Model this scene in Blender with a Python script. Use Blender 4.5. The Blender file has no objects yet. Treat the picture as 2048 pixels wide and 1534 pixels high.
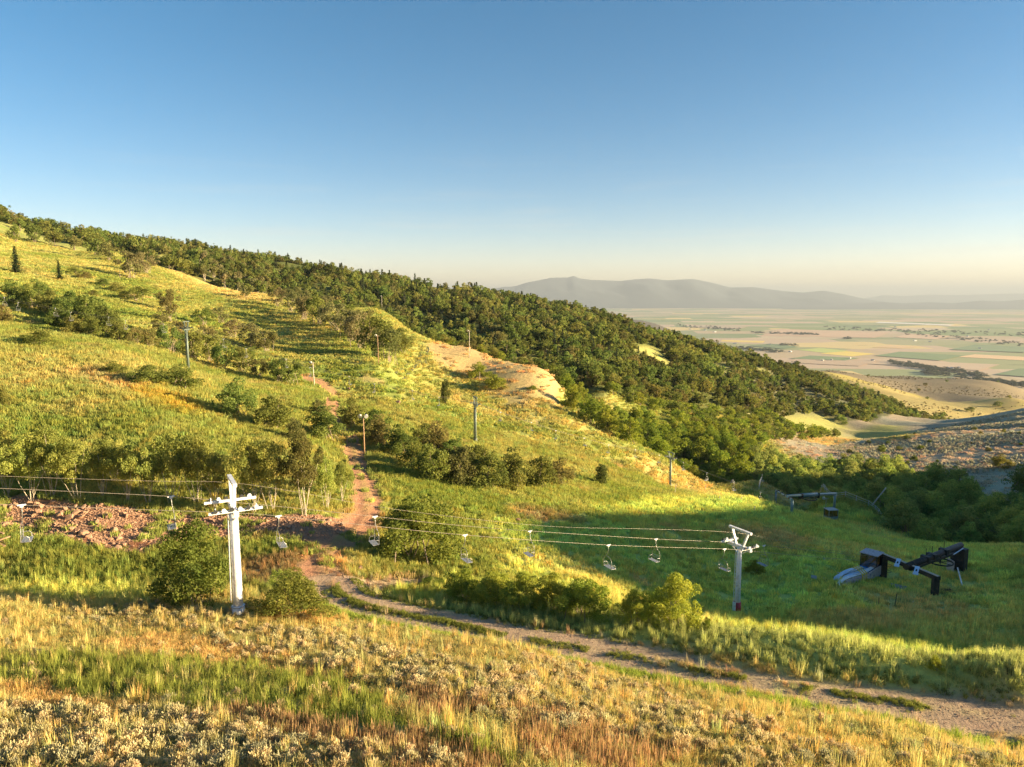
import bpy, math, random
import numpy as np
from mathutils import Vector, Matrix

# ------------------------------------------------------------------ camera, sky, sun, exposure
scene = bpy.context.scene
COL = scene.collection
PITCH = math.radians(7.0)
FPX = 1422.0                       # focal length in pixels of the 2048 px wide photograph
SUN_AZ = math.radians(98.0)        # to the right of the view direction
SUN_EL = math.radians(12.0)

cam_d = bpy.data.cameras.new("camera")
cam_d.sensor_width = 36.0
cam_d.lens = 36.0 * FPX / 2048.0
cam_d.clip_start = 0.5
cam_d.clip_end = 90000.0
cam = bpy.data.objects.new("camera", cam_d)
COL.objects.link(cam)
cam.location = (0, 0, 0)
cam.rotation_euler = (math.pi / 2 - PITCH, 0, 0)
scene.camera = cam

world = bpy.data.worlds.new("World")
scene.world = world
world.use_nodes = True
wn, wl = world.node_tree.nodes, world.node_tree.links
wn.clear()
w_out = wn.new("ShaderNodeOutputWorld")
w_bg = wn.new("ShaderNodeBackground")
w_sky = wn.new("ShaderNodeTexSky")
w_sky.sky_type = 'NISHITA'
w_sky.sun_disc = False
w_sky.sun_elevation = SUN_EL
w_sky.sun_rotation = SUN_AZ
w_sky.altitude = 2600
w_sky.air_density = 1.0
w_sky.dust_density = 1.3
w_sky.ozone_density = 2.0
w_hs = wn.new("ShaderNodeHueSaturation")
w_hs.inputs["Saturation"].default_value = 1.34
w_bg.inputs["Strength"].default_value = 0.078
wl.new(w_sky.outputs[0], w_hs.inputs["Color"])
w_tn = wn.new("ShaderNodeMix"); w_tn.data_type = 'RGBA'; w_tn.blend_type = 'MULTIPLY'; w_tn.inputs[0].default_value = 1.0
w_tn.inputs[7].default_value = (1.14, .765, .625, 1)
wl.new(w_hs.outputs[0], w_tn.inputs[6]); 
# faint cirrus streaks low over the horizon, all the way round
w_tc = wn.new("ShaderNodeTexCoord"); w_mp = wn.new("ShaderNodeMapping"); w_mp.inputs["Scale"].default_value = (2.2, 2.2, 38.0); wl.new(w_tc.outputs["Generated"], w_mp.inputs[0])
w_ns = wn.new("ShaderNodeTexNoise"); w_ns.inputs["Scale"].default_value = 1.6; w_ns.inputs["Detail"].default_value = 7; w_ns.inputs["Roughness"].default_value = .62; wl.new(w_mp.outputs[0], w_ns.inputs["Vector"])
w_r1 = wn.new("ShaderNodeMapRange"); w_r1.inputs[1].default_value = .54; w_r1.inputs[2].default_value = .78; w_r1.inputs[4].default_value = .34; wl.new(w_ns.outputs["Fac"], w_r1.inputs[0])
w_sx = wn.new("ShaderNodeSeparateXYZ"); wl.new(w_tc.outputs["Generated"], w_sx.inputs[0])
w_r2 = wn.new("ShaderNodeMapRange"); w_r2.inputs[1].default_value = .20; w_r2.inputs[2].default_value = .05; wl.new(w_sx.outputs[2], w_r2.inputs[0])
w_ml = wn.new("ShaderNodeMath"); w_ml.operation = 'MULTIPLY'; wl.new(w_r1.outputs[0], w_ml.inputs[0]); wl.new(w_r2.outputs[0], w_ml.inputs[1])
w_cl = wn.new("ShaderNodeMix"); w_cl.data_type = 'RGBA'; wl.new(w_ml.outputs[0], w_cl.inputs[0]); wl.new(w_tn.outputs[2], w_cl.inputs[6]); w_cl.inputs[7].default_value = (3.2, 2.9, 2.5, 1)
wl.new(w_cl.outputs[2], w_bg.inputs[0])
wl.new(w_bg.outputs[0], w_out.inputs[0])

sun_d = bpy.data.lights.new("sun", 'SUN')
sun_d.energy = 5.0
sun_d.angle = math.radians(0.6)
sun_d.color = (1.0, 0.80, 0.48)
sun = bpy.data.objects.new("sun", sun_d)
COL.objects.link(sun)
SUN_DIR = Vector((math.sin(SUN_AZ) * math.cos(SUN_EL), math.cos(SUN_AZ) * math.cos(SUN_EL), math.sin(SUN_EL)))
sun.rotation_euler = (-SUN_DIR).to_track_quat('-Z', 'Y').to_euler()
sun.location = (100, 30, 60)

vs = scene.view_settings
vs.view_transform = 'Standard'
vs.look = 'None'
vs.gamma = 1.0
vs.exposure = 2.05
vs.use_curve_mapping = False
scene.cycles.use_denoising = True
scene.cycles.use_light_tree = False
scene.cycles.max_bounces = 6
scene.cycles.diffuse_bounces = 5
scene.cycles.transmission_bounces = 4
scene.cycles.transparent_max_bounces = 8

rng = np.random.default_rng(7)
random.seed(7)

# ------------------------------------------------------------------ small helpers
def tag(o, label=None, cat=None, group=None, kind=None):
    if label: o["label"] = label
    if cat: o["category"] = cat
    if group: o["group"] = group
    if kind: o["kind"] = kind
    return o

def link(o):
    COL.objects.link(o)
    return o

def empty(name, loc, rz=0.0):
    o = bpy.data.objects.new(name, None)
    o.empty_display_size = 0.3
    o.location = loc
    o.rotation_euler = (0, 0, rz)
    return link(o)

def mesh_np(name, v, f, mat=None, smooth=False):
    """v (n,3) array; f (m,3) or (m,4) int array (or list of index tuples)"""
    me = bpy.data.meshes.new(name)
    v = np.asarray(v, dtype=np.float32)
    if isinstance(f, np.ndarray):
        k = f.shape[1]
        me.vertices.add(len(v)); me.vertices.foreach_set("co", v.ravel())
        me.loops.add(f.size); me.loops.foreach_set("vertex_index", f.astype(np.int32).ravel())
        me.polygons.add(len(f))
        me.polygons.foreach_set("loop_start", np.arange(0, f.size, k, dtype=np.int32))
        me.polygons.foreach_set("loop_total", np.full(len(f), k, dtype=np.int32))
        me.update(calc_edges=True)
    else:
        me.from_pydata([tuple(map(float, p)) for p in v], [], f)
        me.update()
    if smooth:
        me.polygons.foreach_set("use_smooth", np.ones(len(me.polygons), dtype=bool))
    if mat is not None:
        me.materials.append(mat)
    return me

class MB:
    """collects boxes, tubes and polygons for one mesh"""
    def __init__(self): self.v = []; self.f = []
    def add(self, vs_, fs_):
        o = len(self.v)
        self.v += [tuple(p) for p in vs_]
        self.f += [tuple(o + i for i in f) for f in fs_]
        return self
    def box(self, c, s, rot=None):
        cx, cy, cz = c; sx, sy, sz = s[0] / 2, s[1] / 2, s[2] / 2
        pts = [Vector((x * sx, y * sy, z * sz)) for x in (-1, 1) for y in (-1, 1) for z in (-1, 1)]
        if rot is not None: pts = [rot @ p for p in pts]
        pts = [(p.x + cx, p.y + cy, p.z + cz) for p in pts]
        return self.add(pts, [(0, 1, 3, 2), (4, 6, 7, 5), (0, 4, 5, 1), (2, 3, 7, 6), (0, 2, 6, 4), (1, 5, 7, 3)])
    def bar(self, a, b, w, h, up=(0, 0, 1)):
        a, b = Vector(a), Vector(b)
        d = (b - a); L = d.length; d.normalize()
        s = d.cross(Vector(up))
        if s.length < 1e-4: s = d.cross(Vector((1, 0, 0)))
        s.normalize(); u = s.cross(d)
        m = Matrix((s, d, u)).transposed()
        c = (a + b) / 2
        return self.box(c, (w, L, h), m)
    def tube(self, pts, r, n=8, cap=True):
        pts = [Vector(p) for p in pts]
        rs = r if isinstance(r, (list, tuple)) else [r] * len(pts)
        vs_, fs_ = [], []
        prev = None
        for i, p in enumerate(pts):
            d = (pts[min(i + 1, len(pts) - 1)] - pts[max(i - 1, 0)]).normalized()
            if prev is None:
                s = d.cross(Vector((0, 0, 1)))
                if s.length < 1e-3: s = d.cross(Vector((1, 0, 0)))
                s.normalize()
            else:
                s = (prev - d * prev.dot(d)).normalized()
            prev = s
            t = d.cross(s)
            for k in range(n):
                a = 2 * math.pi * k / n
                vs_.append(p + (s * math.cos(a) + t * math.sin(a)) * rs[i])
        for i in range(len(pts) - 1):
            for k in range(n):
                k2 = (k + 1) % n
                fs_.append((i * n + k, i * n + k2, (i + 1) * n + k2, (i + 1) * n + k))
        if cap:
            fs_.append(tuple(reversed(range(n)))); fs_.append(tuple((len(pts) - 1) * n + k for k in range(n)))
        return self.add(vs_, fs_)
    def ring(self, c, axis, R, r, n=24, m=6):
        c = Vector(c); ax = Vector(axis).normalized()
        s = ax.orthogonal().normalized(); t = ax.cross(s)
        vs_, fs_ = [], []
        for i in range(n):
            a = 2 * math.pi * i / n
            d = s * math.cos(a) + t * math.sin(a)
            for k in range(m):
                b = 2 * math.pi * k / m
                vs_.append(c + d * (R + r * math.cos(b)) + ax * r * math.sin(b))
        for i in range(n):
            for k in range(m):
                i2, k2 = (i + 1) % n, (k + 1) % m
                fs_.append((i * m + k, i2 * m + k, i2 * m + k2, i * m + k2))
        return self.add(vs_, fs_)
    def mesh(self, name, mat, smooth=False):
        me = bpy.data.meshes.new(name)
        me.from_pydata([tuple(p) for p in self.v], [], self.f)
        me.update()
        if smooth:
            for p in me.polygons: p.use_smooth = len(p.vertices) == 4
        me.materials.append(mat)
        return me
    def build(self, name, mat, parent=None, smooth=False):
        o = link(bpy.data.objects.new(name, self.mesh(name, mat, smooth)))
        if parent is not None: o.parent = parent
        return o

def child(name, me, parent):
    o = link(bpy.data.objects.new(name, me)); o.parent = parent
    return o

KIDS = {}
def copy_tree(o, parent=None):
    c = o.copy(); COL.objects.link(c); c.parent = parent
    for ch in list(o.children): copy_tree(ch, c)
    return c

# value noise --------------------------------------------------------------------------
_perm = np.random.default_rng(3).random((256, 256)).astype(np.float32)
def vnoise(x, y):
    xi = np.floor(x).astype(np.int64); yi = np.floor(y).astype(np.int64)
    fx = x - xi; fy = y - yi
    fx = fx * fx * (3 - 2 * fx); fy = fy * fy * (3 - 2 * fy)
    g = lambda a, b: _perm[a & 255, b & 255]
    return (g(xi, yi) * (1 - fx) * (1 - fy) + g(xi + 1, yi) * fx * (1 - fy) + g(xi, yi + 1) * (1 - fx) * fy + g(xi + 1, yi + 1) * fx * fy) * 2 - 1
def fbm(x, y, s, oct=4):
    a, t, tot = 1.0, 0.0, 0.0
    x = x / s; y = y / s
    for i in range(oct):
        t = t + a * vnoise(x + 17.3 * i, y + 9.1 * i); tot += a
        a *= 0.5; x = x * 2.03 + 0.37 * y; y = y * 2.03 - 0.37 * x * 0.1
    return t / tot
def sstep(a, b, x):
    t = np.clip((x - a) / (b - a), 0, 1)
    return t * t * (3 - 2 * t)

# ------------------------------------------------------------------ the lie of the land
CP, SP = math.cos(PITCH), math.sin(PITCH)
def ray(px, py):
    u = (np.asarray(px, float) - 1024) / FPX; v = (767 - np.asarray(py, float)) / FPX
    return np.stack([u, v * SP + CP, v * CP - SP], -1)
def pt(px, py, D): return ray(px, py) * D
def PD(px, D):
    u = (np.asarray(px, float) - 1024) / FPX
    return np.stack([u * D, 0.995 * np.asarray(D, float)], -1)
def project(P):
    P = np.asarray(P, float)
    c = P[..., 1] * CP - P[..., 2] * SP
    up = P[..., 1] * SP + P[..., 2] * CP
    return 1024 + FPX * P[..., 0] / c, 767 - FPX * up / c, c

SURVEY = [  # sight angles (photo px) and distance of ground points, worked out from tower, chair and tree sizes
 (0,1534,20),(500,1534,19.5),(1000,1534,19),(1500,1534,21.5),(2048,1534,26),(0,1420,26),(0,1350,31),(0,1250,40),(0,1205,46),(300,1207,47),(477,1228,45),
 (500,1400,27),(500,1300,36),(650,1217,47),(1000,1400,27),(1000,1300,37.5),(1500,1430,30.5),(1750,1460,30),
 (1024,1272,46),(1274,1316,43),(1524,1361,40),(1650,1383,38.8),(1790,1405,37.5),(1920,1424,36.5),(2048,1443,35.5),(1400,1339,41.5),(1150,1295,44.5),(900,1250,47.5),(800,1228,49.5),(720,1205,51),(670,1180,53.5),(650,1130,59),
 (0,1186,53),(150,1176,54),(300,1170,54.5),(100,1130,58),(200,1090,62.5),(400,1090,64),(550,1110,61),(100,1060,66),(100,988,73.5),(400,1012,72.5),(640,1036,71.5),(300,1000,73),
 (0,980,75),(0,850,88),(300,870,87),(600,905,90),(690,1050,72),(735,1000,80),(700,920,101),(727,905,106),(600,850,110),(450,850,97),(0,740,110),(300,750,114),(0,690,124),(250,700,130),
 (375,735,138),(500,765,140),(625,778,147),(690,870,114),(660,800,135),(700,800,150),
 (850,1100,69),(900,1000,87),(900,950,102),(1000,1050,81),(1100,1100,75),(1250,1150,70),(1474,1222,66),(1350,1238,55.5),(850,1185,57.5),(1050,1218,51),(1150,1228,51),
 (1250,1240,48.7),(1325,1250,47.5),(1400,1262,46.3),(1475,1277,45),(1550,1292,43.6),(1625,1307,42.3),(1700,1322,41),(1785,1339,39.9),(1870,1357,38.9),(1960,1374,37.8),(2048,1392,36.8),(1600,1265,52),(1750,1290,49),(1900,1318,46.5),(1550,1255,57),(1800,1290,52),(2048,1330,48),
 (1700,1200,68.5),(2048,1250,58),(1870,1190,73),(1740,1152,79),(1915,1140,82),(2048,1100,94),(1600,1100,89),(1400,1050,105),(1250,1050,95),(1100,1000,98),(1500,1000,132),
 (1583,1028,138),(1665,1042,134),(1780,1058,134),(1530,975,166),(1650,985,158),(1740,1015,147),
 (1340,972,155),(1203,968,125),(1100,900,148),(951,880,140),(1050,850,166),(890,808,168),(850,780,182),(1000,820,178),(755,728,172),(600,680,203),(450,710,166),
 (500,640,224),(400,600,248),(200,560,252),(33,548,228),(0,490,305),(250,520,325),(100,600,192),(0,640,152),(250,650,168),(950,742,206),
 (1020,725,217),(1125,790,199),(1240,872,185),(1500,968,172),(1330,922,178),(1150,820,192),(1100,752,207),(940,697,227),(760,624,262),(545,593,292),(320,532,332),
 (600,560,472),(450,545,425),(320,522,385),(150,482,405),
 (0,440,490),(350,490,530),(600,532,565),(830,567,582),(1000,592,592),(1150,624,602),(1300,664,622),(1450,702,640),(1600,744,655),(1750,800,620),(1850,852,560),
 (1200,742,335),(1200,660,440),(1000,640,430),(800,595,450),(1000,682,342),(1350,760,365),(1350,700,470),(1500,765,450),(1400,822,322),(1500,822,365),(1600,852,385),(1700,852,425),
 (1640,882,345),(1300,850,262),(1450,905,228),(1200,782,272),(1700,902,292),(1900,862,330),(2048,838,340),(2048,885,255),(2048,950,200),(2048,1010,166),(1850,920,245),
 (1800,830,500),(1900,805,900),(2048,772,1150),(1750,752,1080),(1650,738,960),(2048,800,800),(1900,840,620),(2048,826,560),
]
EXTRA = [  # ground hidden behind crests, out of frame and behind the camera (x, y, z)
 (0,2,-6.9),(0,-20,-0.5),(0,-80,14),(-40,-20,1),(40,-20,-5),(60,0,-13),(-60,10,-5),(-60,45,-12),(-100,60,-6),(-120,110,-1),(-160,170,12),(-250,220,40),(-380,320,75),(-450,500,85),(-200,-100,40),(150,-80,14),
 (44,27,-20.8),(60,20,-20.3),(80,11,-20),(70,45,-26),(75,62,-27),(100,70,-26),(52,33,-20.9),(90,35,-20),(100,95,-34),(120,120,-39),(150,64,-12),(150,99,-18),(150,150,-34),(150,180,-45),(200,130,-14),(190,90,-3),(200,50,10),(200,170,-24),
 (260,-80,10),(260,-40,14),(260,-7,18),(260,8,22),(260,22,25.5),(260,31,27),(260,42,29),(260,56,26),(260,71,19),(260,84,12),(260,105,3),(260,125,0),(260,139,-1),(260,160,-2),(260,172,-12),(260,186,-28),(260,205,-36),(260,225,-41),(260,260,-45),(200,205,-43),(200,235,-47),(300,330,-50),(330,420,-64),(330,200,-26),(330,260,-38),(400,120,5),(420,250,-45),(600,300,-80),(600,0,-30),(500,600,-150),
 (700,500,-150),(900,700,-190),(900,1100,-230),
 (66,124,-42),(78,131,-47),(60,150,-49),(75,165,-53),(55,185,-53),(85,200,-56),(95,150,-49),(110,170,-50),(60,215,-54),(95,240,-59),
]
for (px, D, z) in [(1150,240,-46),(1250,225,-50),(940,282,-34),(850,290,-26),(760,312,-19),(650,330,-12),(545,350,-4),(430,372,4),(1060,262,-40),
                   (0,640,40),(350,700,20),(600,740,0),(830,760,-18),(1000,780,-30),(1150,800,-50),(1300,830,-72),(1450,860,-95),(1600,880,-118),(1000,1100,-90),(600,1000,-40),(200,900,0),
                   (1300,1150,-130),(1500,1250,-150)]:
    p = PD(px, D); EXTRA.append((p[0], p[1], z))
_sv = np.array([pt(*s) for s in SURVEY]); CTRL = np.vstack([_sv, np.array(EXTRA, float)])

def warp(x, y):
    r = np.hypot(x, y + 6.0)
    az = np.arctan2(x, y + 6.0)
    return az * 2.2, 1.25 * np.log(r + 14.0)
_ca, _cb = warp(CTRL[:, 0], CTRL[:, 1])
C2 = 0.045 ** 2
_d2 = (_ca[:, None] - _ca[None]) ** 2 + (_cb[:, None] - _cb[None]) ** 2
_K = -np.sqrt(_d2 + C2) 
_n = len(CTRL)
_P = np.stack([np.ones(_n), _ca, _cb], 1)
_rr = np.hypot(CTRL[:, 0], CTRL[:, 1])
_A = np.zeros((_n + 3, _n + 3)); _A[:_n, :_n] = _K - 0.004 * np.eye(_n); _A[:_n, _n:] = _P; _A[_n:, :_n] = _P.T
# heights are blended as relative heights so that near and far carry equal weight
_w = _rr + 25.0
_sol = np.linalg.solve(_A, np.concatenate([CTRL[:, 2] / _w, np.zeros(3)]))
def h_base(x, y):
    sh = x.shape; x = x.ravel(); y = y.ravel(); out = np.empty(len(x))
    for i in range(0, len(x), 40000):
        a, b = warp(x[i:i+40000], y[i:i+40000])
        k = -np.sqrt((a[:, None] - _ca[None]) ** 2 + (b[:, None] - _cb[None]) ** 2 + C2)
        out[i:i+40000] = (k @ _sol[:_n] + _sol[_n] + _sol[_n+1] * a + _sol[_n+2] * b) * (np.hypot(x[i:i+40000], y[i:i+40000]) + 25.0)
    return out.reshape(sh)

PLAIN = -350.0
def axis_lines(lo, hi, segs):
    """segs: list of (start, stop, step at start, step at stop)"""
    out = []
    for a, b, s0, s1 in segs:
        p = a
        while p < b - 1e-6:
            out.append(p); p += s0 + (s1 - s0) * (p - a) / (b - a)
    out.append(segs[-1][1])
    return np.array(out)
YL = axis_lines(0, 0, [(-120, 0, 15, 6), (0, 14, 4, 0.6), (14, 60, 0.5, 0.5), (60, 170, 0.5, 1.4), (170, 700, 1.8, 5), (700, 1600, 8, 40), (1600, 3600, 60, 150)])
xp = axis_lines(0, 0, [(0, 45, 0.5, 0.5), (45, 120, 0.6, 1.6), (120, 420, 2, 5), (420, 900, 6, 25), (900, 3600, 40, 180)])
XL = np.concatenate([-xp[:0:-1], xp])
GX, GY = np.meshgrid(XL, YL)
def gauss(x, y, cx, cy, r): return np.exp(-((x - cx) ** 2 + (y - cy) ** 2) / (r * r))
def h_grid():
    cx = np.unique(np.r_[0:len(XL):2, len(XL) - 1]); cy = np.unique(np.r_[0:len(YL):2, len(YL) - 1])
    zc = h_base(*np.meshgrid(XL[cx], YL[cy]))
    a = np.empty((len(cy), len(XL)))
    for i in range(len(cy)): a[i] = np.interp(XL, XL[cx], zc[i])
    yi = np.clip(np.searchsorted(YL[cy], YL, side='right') - 1, 0, len(cy) - 2)
    f = ((YL - YL[cy][yi]) / (YL[cy][yi + 1] - YL[cy][yi]))[:, None]
    return a[yi] * (1 - f) + a[yi + 1] * f
Z = h_grid()
_r = np.hypot(GX, GY)
Z += fbm(GX, GY, 6.0, 4) * 0.30 * sstep(12, 40, _r) * (1 - 0.5 * sstep(60, 120, _r))
Z += fbm(GX + 50, GY, 38.0, 3) * 1.1 * sstep(95, 220, _r)
# drainages running down the wooded slope
Z += (np.abs(fbm(GX * 1.0 + 0.55 * GY, GY * 0.35 - 0.2 * GX, 70.0, 3)) * 2 - 0.6) * 6.0 * sstep(320, 430, _r) * (1 - sstep(520, 620, _r) * 0.6)
Z += fbm(GX, GY + 300, 260.0, 4) * 14.0 * sstep(650, 1200, _r)
_fall = sstep(1250, 2900, np.hypot(GX * 1.0, GY))
Z = Z * (1 - _fall) + (PLAIN - 4.0) * _fall

def bilin(G, x, y):
    x = np.asarray(x, float); y = np.asarray(y, float)
    xi = np.clip(np.searchsorted(XL, x) - 1, 0, len(XL) - 2); yi = np.clip(np.searchsorted(YL, y) - 1, 0, len(YL) - 2)
    fx = np.clip((x - XL[xi]) / (XL[xi+1] - XL[xi]), 0, 1); fy = np.clip((y - YL[yi]) / (YL[yi+1] - YL[yi]), 0, 1)
    if G.ndim == 3: fx = fx[..., None]; fy = fy[..., None]
    return G[yi, xi] * (1-fx) * (1-fy) + G[yi, xi+1] * fx * (1-fy) + G[yi+1, xi] * (1-fx) * fy + G[yi+1, xi+1] * fx * fy
def H(x, y): return bilin(Z, x, y)

_T = np.exp(np.linspace(math.log(9.0), math.log(2600.0), 900))
def hit(px, py):
    """where the sight line through a photo pixel meets the ground: (n,3) points and distance"""
    d = np.atleast_2d(ray(px, py))
    P = d[:, None, :] * _T[None, :, None]
    gap = P[..., 2] - H(P[..., 0], P[..., 1])
    below = gap < 0
    k = np.where(below.any(1), below.argmax(1), np.argmin(gap / _T, axis=1))
    k = np.clip(k, 1, len(_T) - 1)
    r_ = np.arange(len(d))
    g0, g1 = gap[r_, k-1], gap[r_, k]
    f = np.where(g0 - g1 > 1e-9, np.clip(g0 / (g0 - g1 + 1e-12), 0, 1), 1.0)
    t = _T[k-1] + (_T[k] - _T[k-1]) * f
    Q = d * t[:, None]
    Q[:, 2] = H(Q[:, 0], Q[:, 1])
    return Q, t
def hit1(px, py):
    Q, t = hit([px], [py]); return Vector(Q[0]), float(t[0])
def line_px(pts_):
    a = np.array(pts_, float); return hit(a[:, 0], a[:, 1])[0]

def in_poly(x, y, poly):
    poly = np.asarray(poly); n = len(poly); c = np.zeros(np.shape(x), bool); j = n - 1
    for i in range(n):
        xi, yi = poly[i, 0], poly[i, 1]; xj, yj = poly[j, 0], poly[j, 1]
        c ^= ((yi > y) != (yj > y)) & (x < (xj - xi) * (y - yi) / (yj - yi + 1e-12) + xi)
        j = i
    return c
def seg_dist(x, y, pl, reach=14.0):
    """distance to polyline and signed side offset"""
    if np.shape(x) == GX.shape and reach:
        i0, i1 = np.searchsorted(YL, [pl[:, 1].min() - reach, pl[:, 1].max() + reach]); j0, j1 = np.searchsorted(XL, [pl[:, 0].min() - reach, pl[:, 0].max() + reach])
        res = [np.full(GX.shape, 1e3), np.full(GX.shape, 1e3), np.zeros(GX.shape)]
        for r0, r1 in zip(res, seg_dist(x[i0:i1, j0:j1], y[i0:i1, j0:j1], pl, 0)): r0[i0:i1, j0:j1] = r1
        return res
    best = np.full(np.shape(x), 1e9); side = np.zeros(np.shape(x)); along = np.zeros(np.shape(x)); L0 = 0.0
    for a, b in zip(pl[:-1], pl[1:]):
        dx, dy = b[0] - a[0], b[1] - a[1]; L = math.hypot(dx, dy) + 1e-9
        t = np.clip(((x - a[0]) * dx + (y - a[1]) * dy) / (L * L), 0, 1)
        qx, qy = x - (a[0] + t * dx), y - (a[1] + t * dy)
        d = np.hypot(qx, qy); m = d < best
        best = np.where(m, d, best); side = np.where(m, np.sign(dx * qy - dy * qx) * d, side); along = np.where(m, L0 + t * L, along)
        L0 += L
    return best, side, along
def smooth_line(pl, n=6):
    pl = np.asarray(pl, float); out = []
    for i in range(len(pl) - 1):
        p0, p1, p2, p3 = pl[max(i-1, 0)], pl[i], pl[i+1], pl[min(i+2, len(pl)-1)]
        for k in range(n):
            t = k / n
            out.append(0.5 * ((2*p1) + (p2-p0)*t + (2*p0-5*p1+4*p2-p3)*t*t + (3*p1-p0-3*p2+p3)*t**3))
    out.append(pl[-1]); return np.array(out)

# road and track lines on the ground
ROAD = smooth_line(line_px([(660,1165),(690,1195),(760,1218),(900,1247),(1024,1273),(1274,1316),(1524,1361),(1790,1405),(2048,1443)]))
_e = ROAD[-1] + (ROAD[-1] - ROAD[-7]) * 2.2; _e[2] = ROAD[-1][2] + .3
ROAD = np.vstack([ROAD, _e])
TRACK = smooth_line(line_px([(690,1195),(655,1160),(645,1120),(680,1075),(715,1050),(735,1020),(728,965),(712,925),(705,885),(690,865),(662,830),(668,795),(650,770),(615,755)]))
SPUR = smooth_line(line_px([(690,1190),(740,1172),(800,1163),(840,1165)]))
rd, rs_, ra = seg_dist(GX, GY, ROAD)
td, ts_, ta = seg_dist(GX, GY, TRACK)
sd, ss_, sa = seg_dist(GX, GY, SPUR)
def rut(d, s, half, gauge):
    return -0.10 * (np.exp(-((np.abs(s) - gauge) / 0.35) ** 2)) * (d < half + 0.5)
Z += rut(rd, rs_, 1.7, 0.9) * (GY < 70)
Z += rut(td, ts_, 1.4, 0.8) * 1.6
Z -= 0.05 * np.exp(-(rd / 2.0) ** 4)
def bench(line, d, along, half):
    global Z
    L = np.r_[0, np.cumsum(np.hypot(*np.diff(line[:, :2], axis=0).T))]; zz = line[:, 2].copy(); t = np.linspace(0, L[-1], 200); zz = np.interp(t, L, zz)
    k = np.ones(31) / 31; zz = np.convolve(np.pad(zz, 15, mode='edge'), k, mode='valid')
    w = np.exp(-(d / half) ** 4); Z = Z * (1 - w) + (np.interp(along, t, zz) + rut(d, rs_, 1.7, 0.9) + .03 * fbm(GX, GY, 1.5, 2)) * w
bench(ROAD, rd, ra, 2.7)
# fill slope between the road's far edge and the bowl, a low berm
_bm = np.exp(-((rs_ - 3.4) / 1.3) ** 2) * (rd < 9) * sstep(20, 32, ra)
Z += 0.10 * _bm

# ------------------------------------------------------------------ ground cover zones (world polygons)
def zone(pts_, jitter=0.0, scale=4.0, lift=None):
    w = line_px(pts_)[:, :2]
    out = np.zeros(GX.shape, np.float32); k = jitter + 3
    i0, i1 = np.searchsorted(YL, [w[:, 1].min() - k, w[:, 1].max() + k]); j0, j1 = np.searchsorted(XL, [w[:, 0].min() - k, w[:, 0].max() + k])
    sl = (slice(i0, i1), slice(j0, j1)); X, Y = GX[sl], GY[sl]
    m = in_poly(X + fbm(X, Y, scale, 3) * jitter, Y + fbm(X + 91, Y + 33, scale, 3) * jitter, w).astype(np.float32)
    for _ in range(int(min(4, jitter))):
        p = np.pad(m, 1, mode='edge'); m = (p[:-2, 1:-1] + p[2:, 1:-1] + p[1:-1, :-2] + p[1:-1, 2:] + p[1:-1, 1:-1]) / 5
    out[sl] = m
    return out
def colour(r, g, b): return np.array([r, g, b], np.float32)
C_GREEN, C_YGREEN, C_GOLD = colour(.225, .265, .058), colour(.395, .370, .112), colour(.52, .415, .145)
C_TAN, C_LUSH_LIFTED, C_RED = colour(.52, .36, .165), colour(.50, .53, .13), colour(.36, .19, .115)
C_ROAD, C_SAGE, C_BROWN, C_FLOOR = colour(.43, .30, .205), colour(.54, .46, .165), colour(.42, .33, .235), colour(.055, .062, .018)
C_FLOWER = colour(.48, .33, .03)

n1 = fbm(GX, GY, 22.0, 4); n2 = fbm(GX + 400, GY - 80, 7.0, 3); n3 = fbm(GX - 300, GY + 70, 60.0, 3)
mixv = np.clip(0.5 + 0.9 * n1 + 0.5 * n2, 0, 1)[..., None]
GC = C_GREEN * (1 - mixv) + C_YGREEN * mixv
g2 = np.clip(0.9 * n3 + 0.6 * n2 - 0.15, 0, 1)[..., None] * 0.55
GC = GC * (1 - g2) + C_GOLD * g2
COVER = np.zeros(GX.shape, np.float32)          # 0 grass .. see codes below
GRASS = np.ones(GX.shape, np.float32)           # how much grass grows
DRY = np.clip(g2[..., 0] * 1.4, 0, 1)
def paint(m, c, a=1.0, grass=None, dry=None):
    global GC, GRASS, DRY
    k = (m * a)[..., None]
    GC = GC * (1 - k) + c * k
    if grass is not None: GRASS = GRASS * (1 - m) + grass * m
    if dry is not None: DRY = DRY * (1 - m) + dry * m

fg = sstep(0, 4, -(GY - (47.5 - 0.16 * GX)))     # the near slope below the camera
paint(fg * (GY < 60), C_SAGE, 0.85, 0.9, 0.55)
# bowl and lower meadow: lush grass, colour lightened to lift the bowl's shade
paint(zone([(1000,1060),(1250,1010),(1500,985),(1760,1040),(2048,1095),(2048,1380),(1700,1312),(1400,1255),(1050,1225),(1000,1130)], 5, 10), C_LUSH_LIFTED, 0.85, .55, 0.1)
paint(zone([(690,1190),(900,1150),(1050,1170),(1250,1200),(1400,1250),(1050,1235),(800,1215)], 1.5, 5), C_LUSH_LIFTED, 0.8, 1, 0.1)
paint(zone([(0,1195),(0,1160),(320,1150),(330,1200)], 1, 4), C_LUSH_LIFTED, 0.9, 1, 0.1)
paint(zone([(0,1075),(120,1085),(300,1130),(310,1160),(0,1160)], 2, 5), C_GREEN, 0.7, 1, 0.2)
paint(zone([(520,1060),(610,1085),(600,1130),(500,1130)], 1.5, 4), C_GREEN, 0.8, 1, 0.2)
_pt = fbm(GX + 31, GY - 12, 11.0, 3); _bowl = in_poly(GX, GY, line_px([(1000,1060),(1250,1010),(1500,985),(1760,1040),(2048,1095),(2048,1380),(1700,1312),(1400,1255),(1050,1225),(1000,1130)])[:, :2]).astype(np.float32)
paint(_bowl * sstep(.05, .35, _pt), colour(.60, .55, .17), .8); paint(_bowl * sstep(.1, .4, -_pt), colour(.43, .54, .15), .7)
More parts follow.
